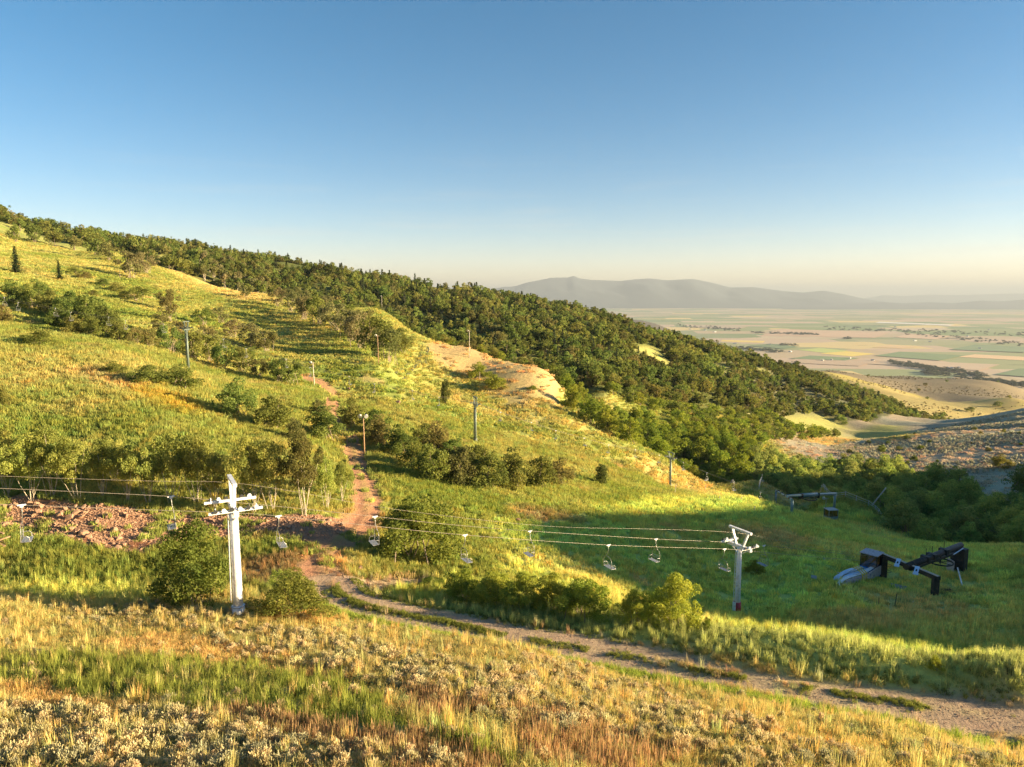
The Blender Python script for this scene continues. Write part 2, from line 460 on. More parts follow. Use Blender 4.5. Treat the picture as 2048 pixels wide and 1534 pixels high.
# worn, dry and flowering patches
paint(zone([(880,700),(960,695),(1060,730),(1145,800),(1120,820),(1040,800),(985,760),(900,735)], 6, 20), C_TAN, 0.9, 0.12, 0.95)
paint(zone([(960,765),(1080,805),(1140,822),(1040,815),(980,790)], 4, 14), C_TAN, 0.7, 0.25, 0.9)
paint(zone([(320,530),(430,552),(545,592),(560,606),(470,600),(380,570)], 9, 25), C_GOLD, 0.9, 0.6, 0.9)
paint(zone([(180,755),(260,765),(350,795),(440,835),(380,830),(250,795)], 4, 12), C_FLOWER, 0.55, 1, 0.7)
paint(zone([(130,735),(200,740),(260,770),(200,780),(120,760)], 4, 12), C_TAN, 0.55, 0.7, 0.8)
paint(zone([(1230,905),(1330,925),(1420,965),(1440,1000),(1370,985),(1280,950)], 4, 12), C_GOLD, 0.75, 0.8, 0.8)
paint(zone([(1010,1020),(1150,1030),(1160,1050),(1040,1045)], 3, 8), C_TAN, 0.6, 0.6, 0.8)
paint(zone([(1440,1050),(1560,1060),(1620,1090),(1560,1110),(1440,1075)], 4, 10), C_TAN, 0.55, 0.5, 0.7)
paint(zone([(1700,1195),(1830,1185),(1960,1215),(1880,1245),(1720,1220)], 4, 10), C_TAN, 0.45, 0.6, 0.6)
paint(zone([(1560,1225),(1700,1215),(1860,1250),(1700,1270)], 3, 8), C_TAN, 0.35, 0.8, 0.5)
paint(zone([(1500,968),(1600,975),(1640,992),(1540,990)], 3, 8), C_TAN, 0.35, 0.8, 0.5)
# right hand sage hill
hillm = sstep(0, 16, GX - (88 + 0.10 * (GY - 150))) * sstep(125, 150, GY) * (GY < 900)
hillm = np.maximum(hillm, in_poly(GX + 8 * n2, GY + 8 * n1, [PD(1690, 262), PD(1640, 345), PD(1790, 385), PD(2300, 480), PD(2300, 230)]).astype(np.float32))
paint(hillm, C_BROWN, 0.9, 0.15, 0.95)
paint(hillm * sstep(0.0, 0.25, fbm(GX, GY, 26, 3)), colour(.44, .43, .30), 0.6)
paint(in_poly(GX + 6 * n2, GY, [PD(1600, 330), PD(1660, 318), PD(1800, 372), PD(1790, 400), PD(1600, 400)]).astype(np.float32), C_GOLD, 0.8, 0.4, 0.8)
# far golden slope beyond the wood
paint(in_poly(GX + 30 * n3, GY, [PD(1560, 760), PD(1560, 1300), PD(2400, 1300), PD(2400, 520), PD(1890, 610), PD(1800, 690)]).astype(np.float32), colour(.40, .31, .10), 0.85, 0, 0.8)
paint(in_poly(GX + 60 * n3, GY + 40 * n1, [PD(1640, 1000), PD(1600, 1600), PD(2500, 1700), PD(2500, 820), PD(1960, 880), PD(1800, 960)]).astype(np.float32), colour(.22, .175, .12), 0.9, 0, 0.8)
paint(sstep(1300, 1700, _r), colour(.30, .24, .165), 0.7, 0, 0.5)
# rubble bank and bare soil
RUBBLE_PX = [(0,995),(60,990),(160,1006),(300,1018),(430,1028),(560,1032),(690,1040),(690,1058),(640,1085),(575,1085),(520,1062),(490,1078),(420,1075),(340,1085),(300,1112),(230,1105),(130,1080),(60,1068),(0,1058)]
RUBBLE = zone(RUBBLE_PX, 0.8, 3)
paint(RUBBLE, C_RED, 0.95, 0.03, 0.6); GRASS = np.maximum(GRASS, RUBBLE * sstep(.32, .5, fbm(GX + 5, GY + 60, 3.5, 3)) * .7)
paint(zone([(480,1120),(620,1110),(640,1160),(560,1175),(470,1165)], 1, 3), C_RED, 0.6, 0.5, 0.5)
paint(zone([(690,1020),(760,1020),(760,1060),(690,1070)], 1.2, 3), C_RED, 0.7, 0.3, 0.6)
soil = lambda d, w: (1 - sstep(w * 0.7, w * 1.25, d + 0.5 * n2 * w))
_med = np.exp(-(rs_ / 0.42) ** 2) * sstep(-0.15, 0.35, fbm(GX, GY, 2.2, 3) + 0.18)
road_m = soil(rd, 1.85) * (1 - 0.75 * _med) * (GY < 75)
track_m = soil(td, 1.7) * (1 - 0.4 * np.exp(-(ts_ / 0.35) ** 2)) * (0.35 + 0.65 * sstep(-0.5, 0.1, n2 + 0.4))
spur_m = soil(sd, 1.2)
paint(track_m, colour(.43, .215, .125), 0.95, 0.0, 0.5)
paint(np.maximum(road_m, spur_m * 0.9), C_ROAD, 0.95, 0.0, 0.5)
GRASS *= 1 - np.clip(road_m * 1.15, 0, 1); GRASS *= 1 - np.clip(track_m, 0, 1) * 0.95
# bare little patches anywhere
bare = sstep(0.52, 0.68, fbm(GX + 77, GY + 5, 9.0, 4)) * (_r > 55) * (_r < 330)
paint(bare, C_TAN, 0.6, 0.35, 0.8)
# wood floor
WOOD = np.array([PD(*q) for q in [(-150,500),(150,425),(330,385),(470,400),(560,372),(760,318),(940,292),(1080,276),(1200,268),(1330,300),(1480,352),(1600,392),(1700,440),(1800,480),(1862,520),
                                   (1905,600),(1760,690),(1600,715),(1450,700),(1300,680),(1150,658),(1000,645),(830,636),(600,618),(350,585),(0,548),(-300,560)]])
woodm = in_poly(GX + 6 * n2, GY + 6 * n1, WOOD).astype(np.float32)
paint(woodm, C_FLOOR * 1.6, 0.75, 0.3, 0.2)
CLEARINGS = [[(1258,690),(1300,690),(1345,720),(1330,735),(1280,712)], [(1405,722),(1440,722),(1470,748),(1440,745)], [(1500,732),(1530,738),(1560,760),(1540,758)],
             [(1560,835),(1640,828),(1720,858),(1690,872),(1600,858)], [(1700,862),(1800,850),(1860,868),(1780,885)], [(1480,825),(1560,838),(1540,852),(1470,840)], [(310,500),(350,520),(330,528),(300,515)]]
clearm = np.zeros(GX.shape, np.float32)
for c in CLEARINGS: clearm = np.maximum(clearm, zone(c, 5, 20))
paint(clearm, C_YGREEN, 0.95, 0.6, 0.4)
clear_at = lambda x, y: bilin(clearm, x, y) > 0.5
GC = np.clip(GC, 0.01, 0.9).astype(np.float32)

# ------------------------------------------------------------------ materials
def new_mat(name):
    m = bpy.data.materials.new(name); m.use_nodes = True
    nt = m.node_tree; nt.nodes.clear()
    return m, nt.nodes, nt.links
def ramp_noise(N, L, vec, scale, detail=4.0, rough=0.6):
    t = N.new("ShaderNodeTexNoise"); t.inputs["Scale"].default_value = scale; t.inputs["Detail"].default_value = detail; t.inputs["Roughness"].default_value = rough
    L.new(vec, t.inputs["Vector"]); return t.outputs["Fac"]
def mathn(N, L, op, a, b=None, c=None):
    m = N.new("ShaderNodeMath"); m.operation = op
    for i, q in enumerate((a, b, c)):
        if q is None: continue
        if hasattr(q, "is_output"): L.new(q, m.inputs[i])
        else: m.inputs[i].default_value = q
    return m.outputs[0]
def hsv(N, L, col, h=None, s=None, v=None):
    n = N.new("ShaderNodeHueSaturation"); L.new(col, n.inputs["Color"])
    for k, q in (("Hue", h), ("Saturation", s), ("Value", v)):
        if q is None: continue
        if hasattr(q, "is_output"): L.new(q, n.inputs[k])
        else: n.inputs[k].default_value = q
    return n.outputs[0]

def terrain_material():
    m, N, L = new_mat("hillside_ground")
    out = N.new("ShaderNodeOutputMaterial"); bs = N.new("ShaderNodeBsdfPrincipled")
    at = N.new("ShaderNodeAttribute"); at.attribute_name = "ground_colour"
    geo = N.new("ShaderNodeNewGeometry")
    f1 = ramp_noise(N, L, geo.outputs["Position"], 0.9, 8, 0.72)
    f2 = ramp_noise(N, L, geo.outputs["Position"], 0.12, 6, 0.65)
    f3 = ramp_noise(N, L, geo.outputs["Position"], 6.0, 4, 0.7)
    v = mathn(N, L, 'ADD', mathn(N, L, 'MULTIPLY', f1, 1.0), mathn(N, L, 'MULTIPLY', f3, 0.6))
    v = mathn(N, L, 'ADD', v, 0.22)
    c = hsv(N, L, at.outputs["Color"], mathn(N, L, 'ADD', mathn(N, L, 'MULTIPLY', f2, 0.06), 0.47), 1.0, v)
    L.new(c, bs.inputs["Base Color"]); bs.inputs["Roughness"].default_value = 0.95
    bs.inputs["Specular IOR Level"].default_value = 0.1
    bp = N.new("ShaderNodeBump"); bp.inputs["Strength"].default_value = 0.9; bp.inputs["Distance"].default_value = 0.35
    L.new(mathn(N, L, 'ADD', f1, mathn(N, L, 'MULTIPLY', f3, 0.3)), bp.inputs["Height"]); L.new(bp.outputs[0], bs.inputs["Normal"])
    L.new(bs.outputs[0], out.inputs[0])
    return m

def leaf_material(name, source, trans=0.4, hue_var=0.04, val_var=0.5, base=None):
    """source: 'object' -> Object Info colour, 'instancer' -> 'tint' attribute of the scattered copy"""
    m, N, L = new_mat(name)
    out = N.new("ShaderNodeOutputMaterial")
    oi = N.new("ShaderNodeObjectInfo")
    if source == 'object': col = oi.outputs["Color"]
    else:
        at = N.new("ShaderNodeAttribute"); at.attribute_type = 'INSTANCER'; at.attribute_name = "tint"; col = at.outputs["Color"]
    la = N.new("ShaderNodeAttribute"); la.attribute_name = "leaf_random"
    lr = la.outputs["Fac"]
    val = mathn(N, L, 'ADD', mathn(N, L, 'MULTIPLY', lr, val_var), 1.0 - val_var * 0.5)
    hue = mathn(N, L, 'ADD', mathn(N, L, 'MULTIPLY', lr, -hue_var), 0.5 + hue_var * 0.5)
    c = hsv(N, L, col, hue, 1.0, val)
    d = N.new("ShaderNodeBsdfDiffuse"); t = N.new("ShaderNodeBsdfTranslucent"); mx = N.new("ShaderNodeMixShader")
    L.new(c, d.inputs[0])
    ct = hsv(N, L, c, 0.49, 1.1, 1.25); L.new(ct, t.inputs[0])
    mx.inputs[0].default_value = trans
    L.new(d.outputs[0], mx.inputs[1]); L.new(t.outputs[0], mx.inputs[2]); L.new(mx.outputs[0], out.inputs[0])
    return m

def plain_material(name, col, rough=0.7, metal=0.0, var=0.25, scale=3.0, bump=0.0, stain=None):
    m, N, L = new_mat(name)
    out = N.new("ShaderNodeOutputMaterial"); bs = N.new("ShaderNodeBsdfPrincipled")
    tc = N.new("ShaderNodeTexCoord")
    f = ramp_noise(N, L, tc.outputs["Object"], scale, 5, 0.65)
    rgb = N.new("ShaderNodeRGB"); rgb.outputs[0].default_value = (*col, 1)
    c = hsv(N, L, rgb.outputs[0], None, None, mathn(N, L, 'ADD', mathn(N, L, 'MULTIPLY', f, 2 * var), 1 - var))
    if stain is not None:
        f2 = ramp_noise(N, L, tc.outputs["Object"], scale * 0.7 + 1.3, 6, 0.7)
        rp = N.new("ShaderNodeMapRange"); rp.inputs[1].default_value = 0.52; rp.inputs[2].default_value = 0.68; L.new(f2, rp.inputs[0])
        mx = N.new("ShaderNodeMix"); mx.data_type = 'RGBA'; L.new(rp.outputs[0], mx.inputs[0]); L.new(c, mx.inputs[6]); mx.inputs[7].default_value = (*stain, 1); c = mx.outputs[2]
    L.new(c, bs.inputs["Base Color"]); bs.inputs["Roughness"].default_value = rough; bs.inputs["Metallic"].default_value = metal
    if bump > 0:
        bp = N.new("ShaderNodeBump"); bp.inputs["Strength"].default_value = 0.6; bp.inputs["Distance"].default_value = bump; L.new(f, bp.inputs["Height"]); L.new(bp.outputs[0], bs.inputs["Normal"])
    L.new(bs.outputs[0], out.inputs[0])
    return m

M = {}
M['ground'] = terrain_material()
M['leaf'] = leaf_material("scrub_leaf", 'object', 0.42, 0.05, 0.8)
M['needle'] = leaf_material("conifer_needle", 'object', 0.2, 0.03, 0.6)
M['leaf_i'] = leaf_material("scattered_leaf", 'instancer', 0.38, 0.05, 0.7)
M['grass_i'] = leaf_material("scattered_grass", 'instancer', 0.42, 0.05, 0.6)
M['sage'] = leaf_material("sage_leaf", 'object', 0.25, 0.03, 0.55)
M['bark'] = plain_material("grey_bark", (.24, .18, .13), 0.9, 0, 0.35, 6, 0.02)
M['twig_bark'] = plain_material("twig_bark", (.34, .26, .19), 0.9, 0, 0.3, 5, 0.01)
M['pale_bark'] = plain_material("pale_bark", (.46, .38, .29), 0.85, 0, 0.3, 5, 0.01)
M['white'] = plain_material("white_tower_paint", (.78, .77, .79), 0.45, 0, 0.10, 1.5, 0, (.50, .44, .40))
M['red'] = plain_material("red_paint", (.45, .02, .03), 0.5, 0, 0.2, 4)
M['concrete'] = plain_material("concrete", (.42, .38, .34), 0.9, 0, 0.25, 3, 0.01)
M['green_steel'] = plain_material("dull_green_steel", (.115, .15, .125), 0.5, 0.2, 0.2, 2, 0, (.18, .15, .11))
M['slate_steel'] = plain_material("slate_blue_steel", (.20, .28, .29), 0.45, 0.2, 0.2, 2)
M['black_steel'] = plain_material("black_weathered_steel", (.028, .026, .028), 0.6, 0.1, 0.4, 2, 0, (.11, .075, .055))
M['steel'] = plain_material("galvanised_steel", (.32, .31, .30), 0.45, 0.6, 0.2, 4)
M['cable'] = plain_material("steel_cable", (.30, .25, .20), 0.5, 0.3, 0.1, 4)
M['seat'] = plain_material("grey_seat_slats", (.29, .30, .33), 0.6, 0, 0.15, 5)
M['rubber'] = plain_material("dark_rubber", (.03, .03, .03), 0.8, 0, 0.2, 5)
M['wood'] = plain_material("weathered_wood", (.50, .42, .33), 0.9, 0, 0.3, 4, 0.01)
M['pole_wood'] = plain_material("brown_pole_wood", (.33, .20, .11), 0.85, 0, 0.3, 4, 0.01)
M['blue'] = plain_material("blue_booth_paint", (.075, .20, .52), 0.55, 0, 0.15, 3)
def glass_material():
    m, N, L = new_mat("tinted_booth_glass")
    out = N.new("ShaderNodeOutputMaterial"); tr = N.new("ShaderNodeBsdfTransparent"); gl = N.new("ShaderNodeBsdfGlossy"); mx = N.new("ShaderNodeMixShader")
    tr.inputs[0].default_value = (.72, .60, .52, 1); gl.inputs["Roughness"].default_value = .05; mx.inputs[0].default_value = .14
    L.new(tr.outputs[0], mx.inputs[1]); L.new(gl.outputs[0], mx.inputs[2]); L.new(mx.outputs[0], out.inputs[0]); return m
M['glass'] = glass_material()
M['pale_blue'] = plain_material("pale_blue_panel", (.48, .60, .78), 0.5, 0, 0.12, 3)
M['panel_grey'] = plain_material("printed_panel", (.42, .37, .41), 0.6, 0, 0.5, 5, 0, (.10, .07, .12))
M['yellow'] = plain_material("yellow_strap", (.62, .47, .04), 0.7, 0, 0.2, 5)
M['rock'] = plain_material("rust_brown_rock", (.36, .205, .125), 0.92, 0, 0.55, 2.2, 0.04, (.22, .165, .13))
M['fence'] = plain_material("bleached_fence_wood", (.52, .47, .40), 0.9, 0, 0.2, 3)
M['mud'] = plain_material("dark_wheel_mark", (.07, .075, .03), 0.95, 0, 0.4, 2)
M['lamp'] = plain_material("lamp_housing", (.60, .58, .55), 0.5, 0.2, 0.1, 5)
M['twig'] = plain_material("dead_twigs", (.20, .12, .08), 0.95, 0, 0.4, 5)
M['roof'] = plain_material("pale_roof", (.42, .40, .38), 0.7, 0, 0.2, 0.2)
M['wall'] = plain_material("pale_farm_wall", (.66, .62, .56), 0.8, 0, 0.15, 0.2)

# ------------------------------------------------------------------ terrain sheet
def build_terrain():
    ny, nx = GX.shape
    v = np.stack([GX, GY, Z], -1).reshape(-1, 3)
    idx = np.arange(ny * nx).reshape(ny, nx)
    f = np.stack([idx[:-1, :-1], idx[:-1, 1:], idx[1:, 1:], idx[1:, :-1]], -1).reshape(-1, 4)
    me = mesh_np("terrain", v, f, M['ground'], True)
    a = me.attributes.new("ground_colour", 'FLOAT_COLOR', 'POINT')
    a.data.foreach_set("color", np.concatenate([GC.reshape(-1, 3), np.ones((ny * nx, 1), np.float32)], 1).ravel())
    o = link(bpy.data.objects.new("terrain", me))
    tag(o, kind="structure"); return o
build_terrain()

# ------------------------------------------------------------------ valley floor, fields, far ranges, haze
def valley_material():
    m, N, L = new_mat("valley_fields")
    out = N.new("ShaderNodeOutputMaterial"); bs = N.new("ShaderNodeBsdfPrincipled")
    geo = N.new("ShaderNodeNewGeometry")
    mp = N.new("ShaderNodeMapping"); mp.vector_type = 'POINT'; mp.inputs["Rotation"].default_value = (0, 0, 0.12); mp.inputs["Scale"].default_value = (1 / 900, 1 / 700, 0)
    L.new(geo.outputs["Position"], mp.inputs[0])
    vo = N.new("ShaderNodeTexVoronoi"); vo.distance = 'CHEBYCHEV'; vo.inputs["Randomness"].default_value = 0.75; vo.inputs["Scale"].default_value = 1.0; L.new(mp.outputs[0], vo.inputs["Vector"])
    sep = N.new("ShaderNodeSeparateColor"); L.new(vo.outputs["Color"], sep.inputs[0])
    rp = N.new("ShaderNodeValToRGB"); cr = rp.color_ramp; cr.interpolation = 'CONSTANT'
    cols = [(0, (0.338, 0.365, 0.176)), (.17, (0.567, 0.432, 0.270)), (.33, (0.257, 0.311, 0.149)), (.48, (0.621, 0.459, 0.317)), (.60, (0.392, 0.392, 0.203)), (.72, (0.648, 0.506, 0.338)), (.85, (0.284, 0.338, 0.149)), (.94, (0.783, 0.594, 0.257))]
    cr.elements[0].position = 0; cr.elements[0].color = (*cols[0][1], 1); cr.elements[1].position = cols[1][0]; cr.elements[1].color = (*cols[1][1], 1)
    for p, c in cols[2:]:
        e = cr.elements.new(p); e.color = (*c, 1)
    L.new(sep.outputs[0], rp.inputs[0])
    big = ramp_noise(N, L, geo.outputs["Position"], 1 / 5200, 5, 0.6)
    mx = N.new("ShaderNodeMix"); mx.data_type = 'RGBA'
    mr = N.new("ShaderNodeMapRange"); mr.inputs[1].default_value = 0.46; mr.inputs[2].default_value = 0.56; L.new(big, mr.inputs[0])
    L.new(mr.outputs[0], mx.inputs[0]); L.new(rp.outputs[0], mx.inputs[6]); mx.inputs[7].default_value = (.58, .445, .31, 1)
    mul = N.new("ShaderNodeMix"); mul.data_type = 'RGBA'; mul.inputs[0].default_value = 0.72
    L.new(mx.outputs[2], mul.inputs[6]); L.new(rp.outputs[0], mul.inputs[7])
    # shelter belts and scrub along creeks
    mp2 = N.new("ShaderNodeMapping"); mp2.inputs["Scale"].default_value = (1 / 1500, 1 / 420, 0); L.new(geo.outputs["Position"], mp2.inputs[0])
    tr = ramp_noise(N, L, mp2.outputs[0], 1.0, 9, 0.72)
    mt = N.new("ShaderNodeMapRange"); mt.inputs[1].default_value = 0.60; mt.inputs[2].default_value = 0.66; L.new(tr, mt.inputs[0])
    m3 = N.new("ShaderNodeMix"); m3.data_type = 'RGBA'; L.new(mt.outputs[0], m3.inputs[0]); L.new(mul.outputs[2], m3.inputs[6]); m3.inputs[7].default_value = (.075, .085, .045, 1)
    L.new(m3.outputs[2], bs.inputs["Base Color"]); bs.inputs["Roughness"].default_value = 0.95; bs.inputs["Specular IOR Level"].default_value = 0.05
    L.new(bs.outputs[0], out.inputs[0])
    return m
M['valley'] = valley_material()
def on_plain(px, py):
    d = ray(px, py); return d * (PLAIN / d[..., 2])[..., None]
_vx = np.linspace(-45000, 45000, 24); _vy = np.linspace(-4000, 62000, 24)
_a, _b = np.meshgrid(_vx, _vy); _i = np.arange(24 * 24).reshape(24, 24)
o = link(bpy.data.objects.new("valley_floor", mesh_np("valley_floor", np.stack([_a, _b, np.full(_a.shape, PLAIN)], -1).reshape(-1, 3), np.stack([_i[:-1, :-1], _i[:-1, 1:], _i[1:, 1:], _i[1:, :-1]], -1).reshape(-1, 4), M['valley'])))
tag(o, kind="structure")

FIELDS = [  # photo corners of the fields that can be told apart, and their crop
 ([(1640,707),(1690,702),(1752,708),(1705,713)], (0.81, 0.59, 0.12)), ([(1595,700),(1640,696),(1700,702),(1650,706)], (0.48, 0.53, 0.14)), ([(1440,683),(1445,680),(1530,682),(1525,686)], (0.78, 0.55, 0.14)),
 ([(1915,714),(1950,709),(2090,716),(2060,722)], (0.80, 0.52, 0.27)), ([(1745,695),(1780,690),(1835,694),(1800,697)], (0.70, 0.46, 0.22)), ([(1520,672),(1560,658),(1780,665),(1750,676)], (0.61, 0.39, 0.24)),
 ([(1790,675),(1810,668),(1900,672),(1870,679)], (0.64, 0.42, 0.26)), ([(1560,725),(1600,716),(1760,722),(1720,733)], (0.52, 0.36, 0.23)), ([(1730,728),(1800,721),(2000,730),(1960,742)], (0.58, 0.41, 0.26)),
 ([(1750,712),(1800,704),(1930,712),(1880,722)], (0.17, 0.24, 0.09)), ([(1580,718),(1620,712),(1720,717),(1690,722)], (0.18, 0.25, 0.10)), ([(1500,692),(1540,688),(1600,694),(1570,699)], (0.16, 0.22, 0.09)),
 ([(1990,750),(2040,738),(2200,748),(2180,765)], (0.17, 0.24, 0.10)), ([(1900,700),(1950,690),(2090,697),(2050,706)], (0.18, 0.25, 0.11)),
 ([(1750,646),(1760,644),(1910,650),(1900,652)], (0.85, 0.80, 0.70)), ([(1380,655),(1400,650),(1500,653),(1480,658)], (0.49, 0.36, 0.23)),
]
for i, (c, col) in enumerate(FIELDS):
    a = np.array(c, float); P = on_plain(a[:, 0], a[:, 1]); P[:, 2] = PLAIN + 0.6 + 0.25 * i
    mname = "field_crop"
    o = link(bpy.data.objects.new("field", mesh_np("field", P, [(0, 1, 2, 3)], plain_material(mname, col, 0.95, 0, 0.2, 0.004))))
    tag(o, kind="structure")

def range_mesh(name, prof, D, depth, col, base=PLAIN, rough=0.16, seed=0):
    prof = np.array(prof, float)
    nx, ny = 260, 40
    px = np.linspace(prof[0, 0], prof[-1, 0], nx); py = np.interp(px, prof[:, 0], prof[:, 1])
    v = ((767 - py) / FPX); zc = (v * CP - SP) * D
    u = (px - 1024) / FPX
    t = np.linspace(0, 1, ny)
    X = u[None, :] * (D - depth + depth * 1.5 * t[:, None]); Y = np.broadcast_to((D - depth + depth * 1.5 * t)[:, None], (ny, nx)) * 0.997
    s = np.where(t < 0.667, (t / 0.667) ** 1.25, 1 - (t - 0.667) / 0.333 * 0.9)
    spur = 1 + rough * 2.2 * fbm(X + seed, Y * 0.35, depth * 0.42, 5) * (np.sin(np.pi * np.clip(t / 0.667, 0, 1)) ** 0.8)[:, None]
    Zm = base - 3 + (zc[None, :] - base) * s[:, None] * spur
    i = np.arange(nx * ny).reshape(ny, nx)
    o = link(bpy.data.objects.new(name, mesh_np(name, np.stack([X, Y, Zm], -1).reshape(-1, 3), np.stack([i[:-1, :-1], i[:-1, 1:], i[1:, 1:], i[1:, :-1]], -1).reshape(-1, 4), plain_material(name + "_slopes", col, 0.95, 0, 0.3, 0.0008), True)))
    tag(o, kind="structure")
range_mesh("mountains", [(500,600),(700,592),(850,585),(950,580),(985,578),(1005,574),(1030,573),(1050,566),(1075,561),(1100,556),(1135,555),(1145,552),(1158,557),(1180,560),(1240,562),(1265,559),(1295,557),(1330,561),(1380,558),(1420,566),(1455,575),(1500,574),(1560,582),(1600,585),(1640,581),(1680,588),(1715,596),(1750,602),(1800,608),(1850,611)], 25000, 4200, (.05, .065, .075), rough=.3)
range_mesh("mountains", [(1560,612),(1680,608),(1760,604),(1800,606),(1850,604),(1900,606),(1950,601),(2000,602),(2060,597),(2150,592),(2300,590),(2500,596)], 21500, 2500, (.06, .07, .08), rough=0.2, seed=300)
range_mesh("mountains", [(1600,606),(1700,600),(1740,594),(1760,590),(1800,592),(1850,589),(1900,590),(1980,588),(2050,586),(2150,583),(2300,580),(2500,588)], 38000, 4000, (.07, .08, .09), rough=0.15, seed=900)
range_mesh("hill", [(1185,652),(1215,640),(1250,636),(1285,640),(1310,646),(1340,658)], 4600, 700, (.10, .085, .065), base=PLAIN, rough=0.1, seed=40)

def haze_box():
    m, N, L = new_mat("valley_haze")
    out = N.new("ShaderNodeOutputMaterial"); pv = N.new("ShaderNodeVolumePrincipled")
    pv.inputs["Color"].default_value = (.435, .485, .545, 1); pv.inputs["Density"].default_value = 5.2e-5; pv.inputs["Anisotropy"].default_value = 0.1
    L.new(pv.outputs[0], out.inputs["Volume"])
    o = MB().box((0, 28000, 200), (95000, 75000, 1112)).build("haze", m)
    tag(o, kind="stuff")
haze_box()

# ------------------------------------------------------------------ plant meshes (unit size)
def quads_mesh(name, V, mat, rnd, extra=None):
    """V (n,4,3) quad corners"""
    n = len(V)
    me = mesh_np(name, V.reshape(-1, 3), np.arange(4 * n).reshape(n, 4), mat)
    a = me.attributes.new("leaf_random", 'FLOAT', 'FACE')
    a.data.foreach_set("value", rnd.astype(np.float32))
    return me
def unit(a): return a / (np.linalg.norm(a, axis=-1, keepdims=True) + 1e-9)
def leaf_quads(R, C, Nn, s, aspect=0.6):
    n = len(C)
    r = unit(R.normal(size=(n, 3)))
    t = unit(np.cross(Nn, r)); b = np.cross(Nn, t)
    s = np.broadcast_to(np.asarray(s), (n,))[:, None]
    return np.stack([C + t * s, C + b * s * aspect, C - t * s, C - b * s * aspect], 1)

def crown_mesh(name, seed, nleaf, leaf, mat, nclump=26, zlo=0.10, spread=0.5, top=1.0, clump=(.10, .19), column=0.0, dome=0.0):
    R = np.random.default_rng(seed)
    d = unit(R.normal(size=(nclump, 3))); rad = R.uniform(.45, 1.0, nclump) ** 0.6
    mid = (zlo + top) / 2; hz = (top - zlo) / 2
    cr = R.uniform(clump[0], clump[1], nclump); out_ = R.random(nclump) < .16; rad = np.where(out_, rad * R.uniform(1.08, 1.38, nclump), rad); cr = np.where(out_, cr * .55, cr)
    C = d * rad[:, None] * np.array([spread * .82, spread * .82, hz * .86]) + np.array([0, 0, mid])
    if dome:
        low = d.copy(); low[:, 2] = np.abs(low[:, 2]) ** 1.15
        Cd = low * rad[:, None] * np.array([spread * .85, spread * .85, top * .88]) + np.array([0, 0, .05])
        C = C * (1 - dome) + Cd * dome
    taper = 1 - column * np.clip((C[:, 2] - zlo) / (top - zlo), 0, 1); C[:, :2] *= taper[:, None]
    C[:, :2] *= (1 + .28 * R.normal(size=(nclump, 1)))
    C[:, 2] += .05 * R.normal(size=nclump); C[:, 2] = np.clip(C[:, 2], zlo + cr * .4, top - cr * .6)
    w = cr ** 2; k = R.choice(nclump, nleaf, p=w / w.sum())
    dl = unit(R.normal(size=(nleaf, 3)) + np.array([0, 0, .25])); rl = R.uniform(.35, 1.08, nleaf) ** 0.55
    P = C[k] + dl * (cr[k] * rl)[:, None] * np.array([1, 1, .85])
    P[:, 2] = np.maximum(P[:, 2], 0.012)
    nn = unit(dl * .6 + R.normal(size=(nleaf, 3)) * .75 + np.array([0, 0, .3]))
    tone = R.random(nclump)
    V = leaf_quads(R, P, nn, leaf * R.uniform(.6, 1.3, nleaf), .62)
    return quads_mesh(name, V, mat, np.clip(.55 * tone[k] + .45 * R.random(nleaf), 0, 1)), C

def stems_mesh(name, seed, C, mat, n=7, r0=.022, pick=None, base=.05):
    R = np.random.default_rng(seed); mb = MB()
    k = R.choice(len(C), min(n, len(C)), replace=False)
    for i in k:
        t = C[i]; b = np.array([R.normal() * base, R.normal() * base, -.03])
        m1 = b + (t - b) * .4 + np.array([R.normal() * .02, R.normal() * .02, .07]); m2 = b + (t - b) * .75 + np.array([R.normal() * .02, R.normal() * .02, .04])
        rr = r0 * R.uniform(.6, 1.1)
        mb.tube([b, m1, m2, t], [rr, rr * .75, rr * .45, rr * .15], 5, False)
    return mb.mesh(name, mat, True)

def conifer_mesh(name, seed, mat, whorls=22, per=9, wide=.26, leaf=.03):
    R = np.random.default_rng(seed); Vs = []; rn = []
    for i in range(whorls):
        t = i / (whorls - 1); z = .10 + .88 * t; L = wide * (1 - t) ** .85 + .012
        for k in range(per):
            a = 2 * math.pi * (k + R.random()) / per; l = L * R.uniform(.75, 1.15)
            d = np.array([math.cos(a), math.sin(a), -.22 - .15 * R.random()]); s = np.array([-math.sin(a), math.cos(a), 0])
            m = max(3, int(l / leaf * 1.6)); tone = R.random()
            for q in range(m):
                f = (q + .6) / m; c = np.array([0, 0, z]) + d * l * f + np.array([0, 0, .10 * l * f * f]) + R.normal(size=3) * leaf * .22
                w = leaf * (1.25 - .7 * f) * R.uniform(.8, 1.3); u = unit(d + R.normal(size=3) * .35); sd_ = unit(s + R.normal(size=3) * .4)
                Vs.append([c - u * w, c + sd_ * w * .8, c + u * w, c - sd_ * w * .8]); rn.append(.6 * tone + .4 * R.random())
    return quads_mesh(name, np.array(Vs), mat, np.array(rn))

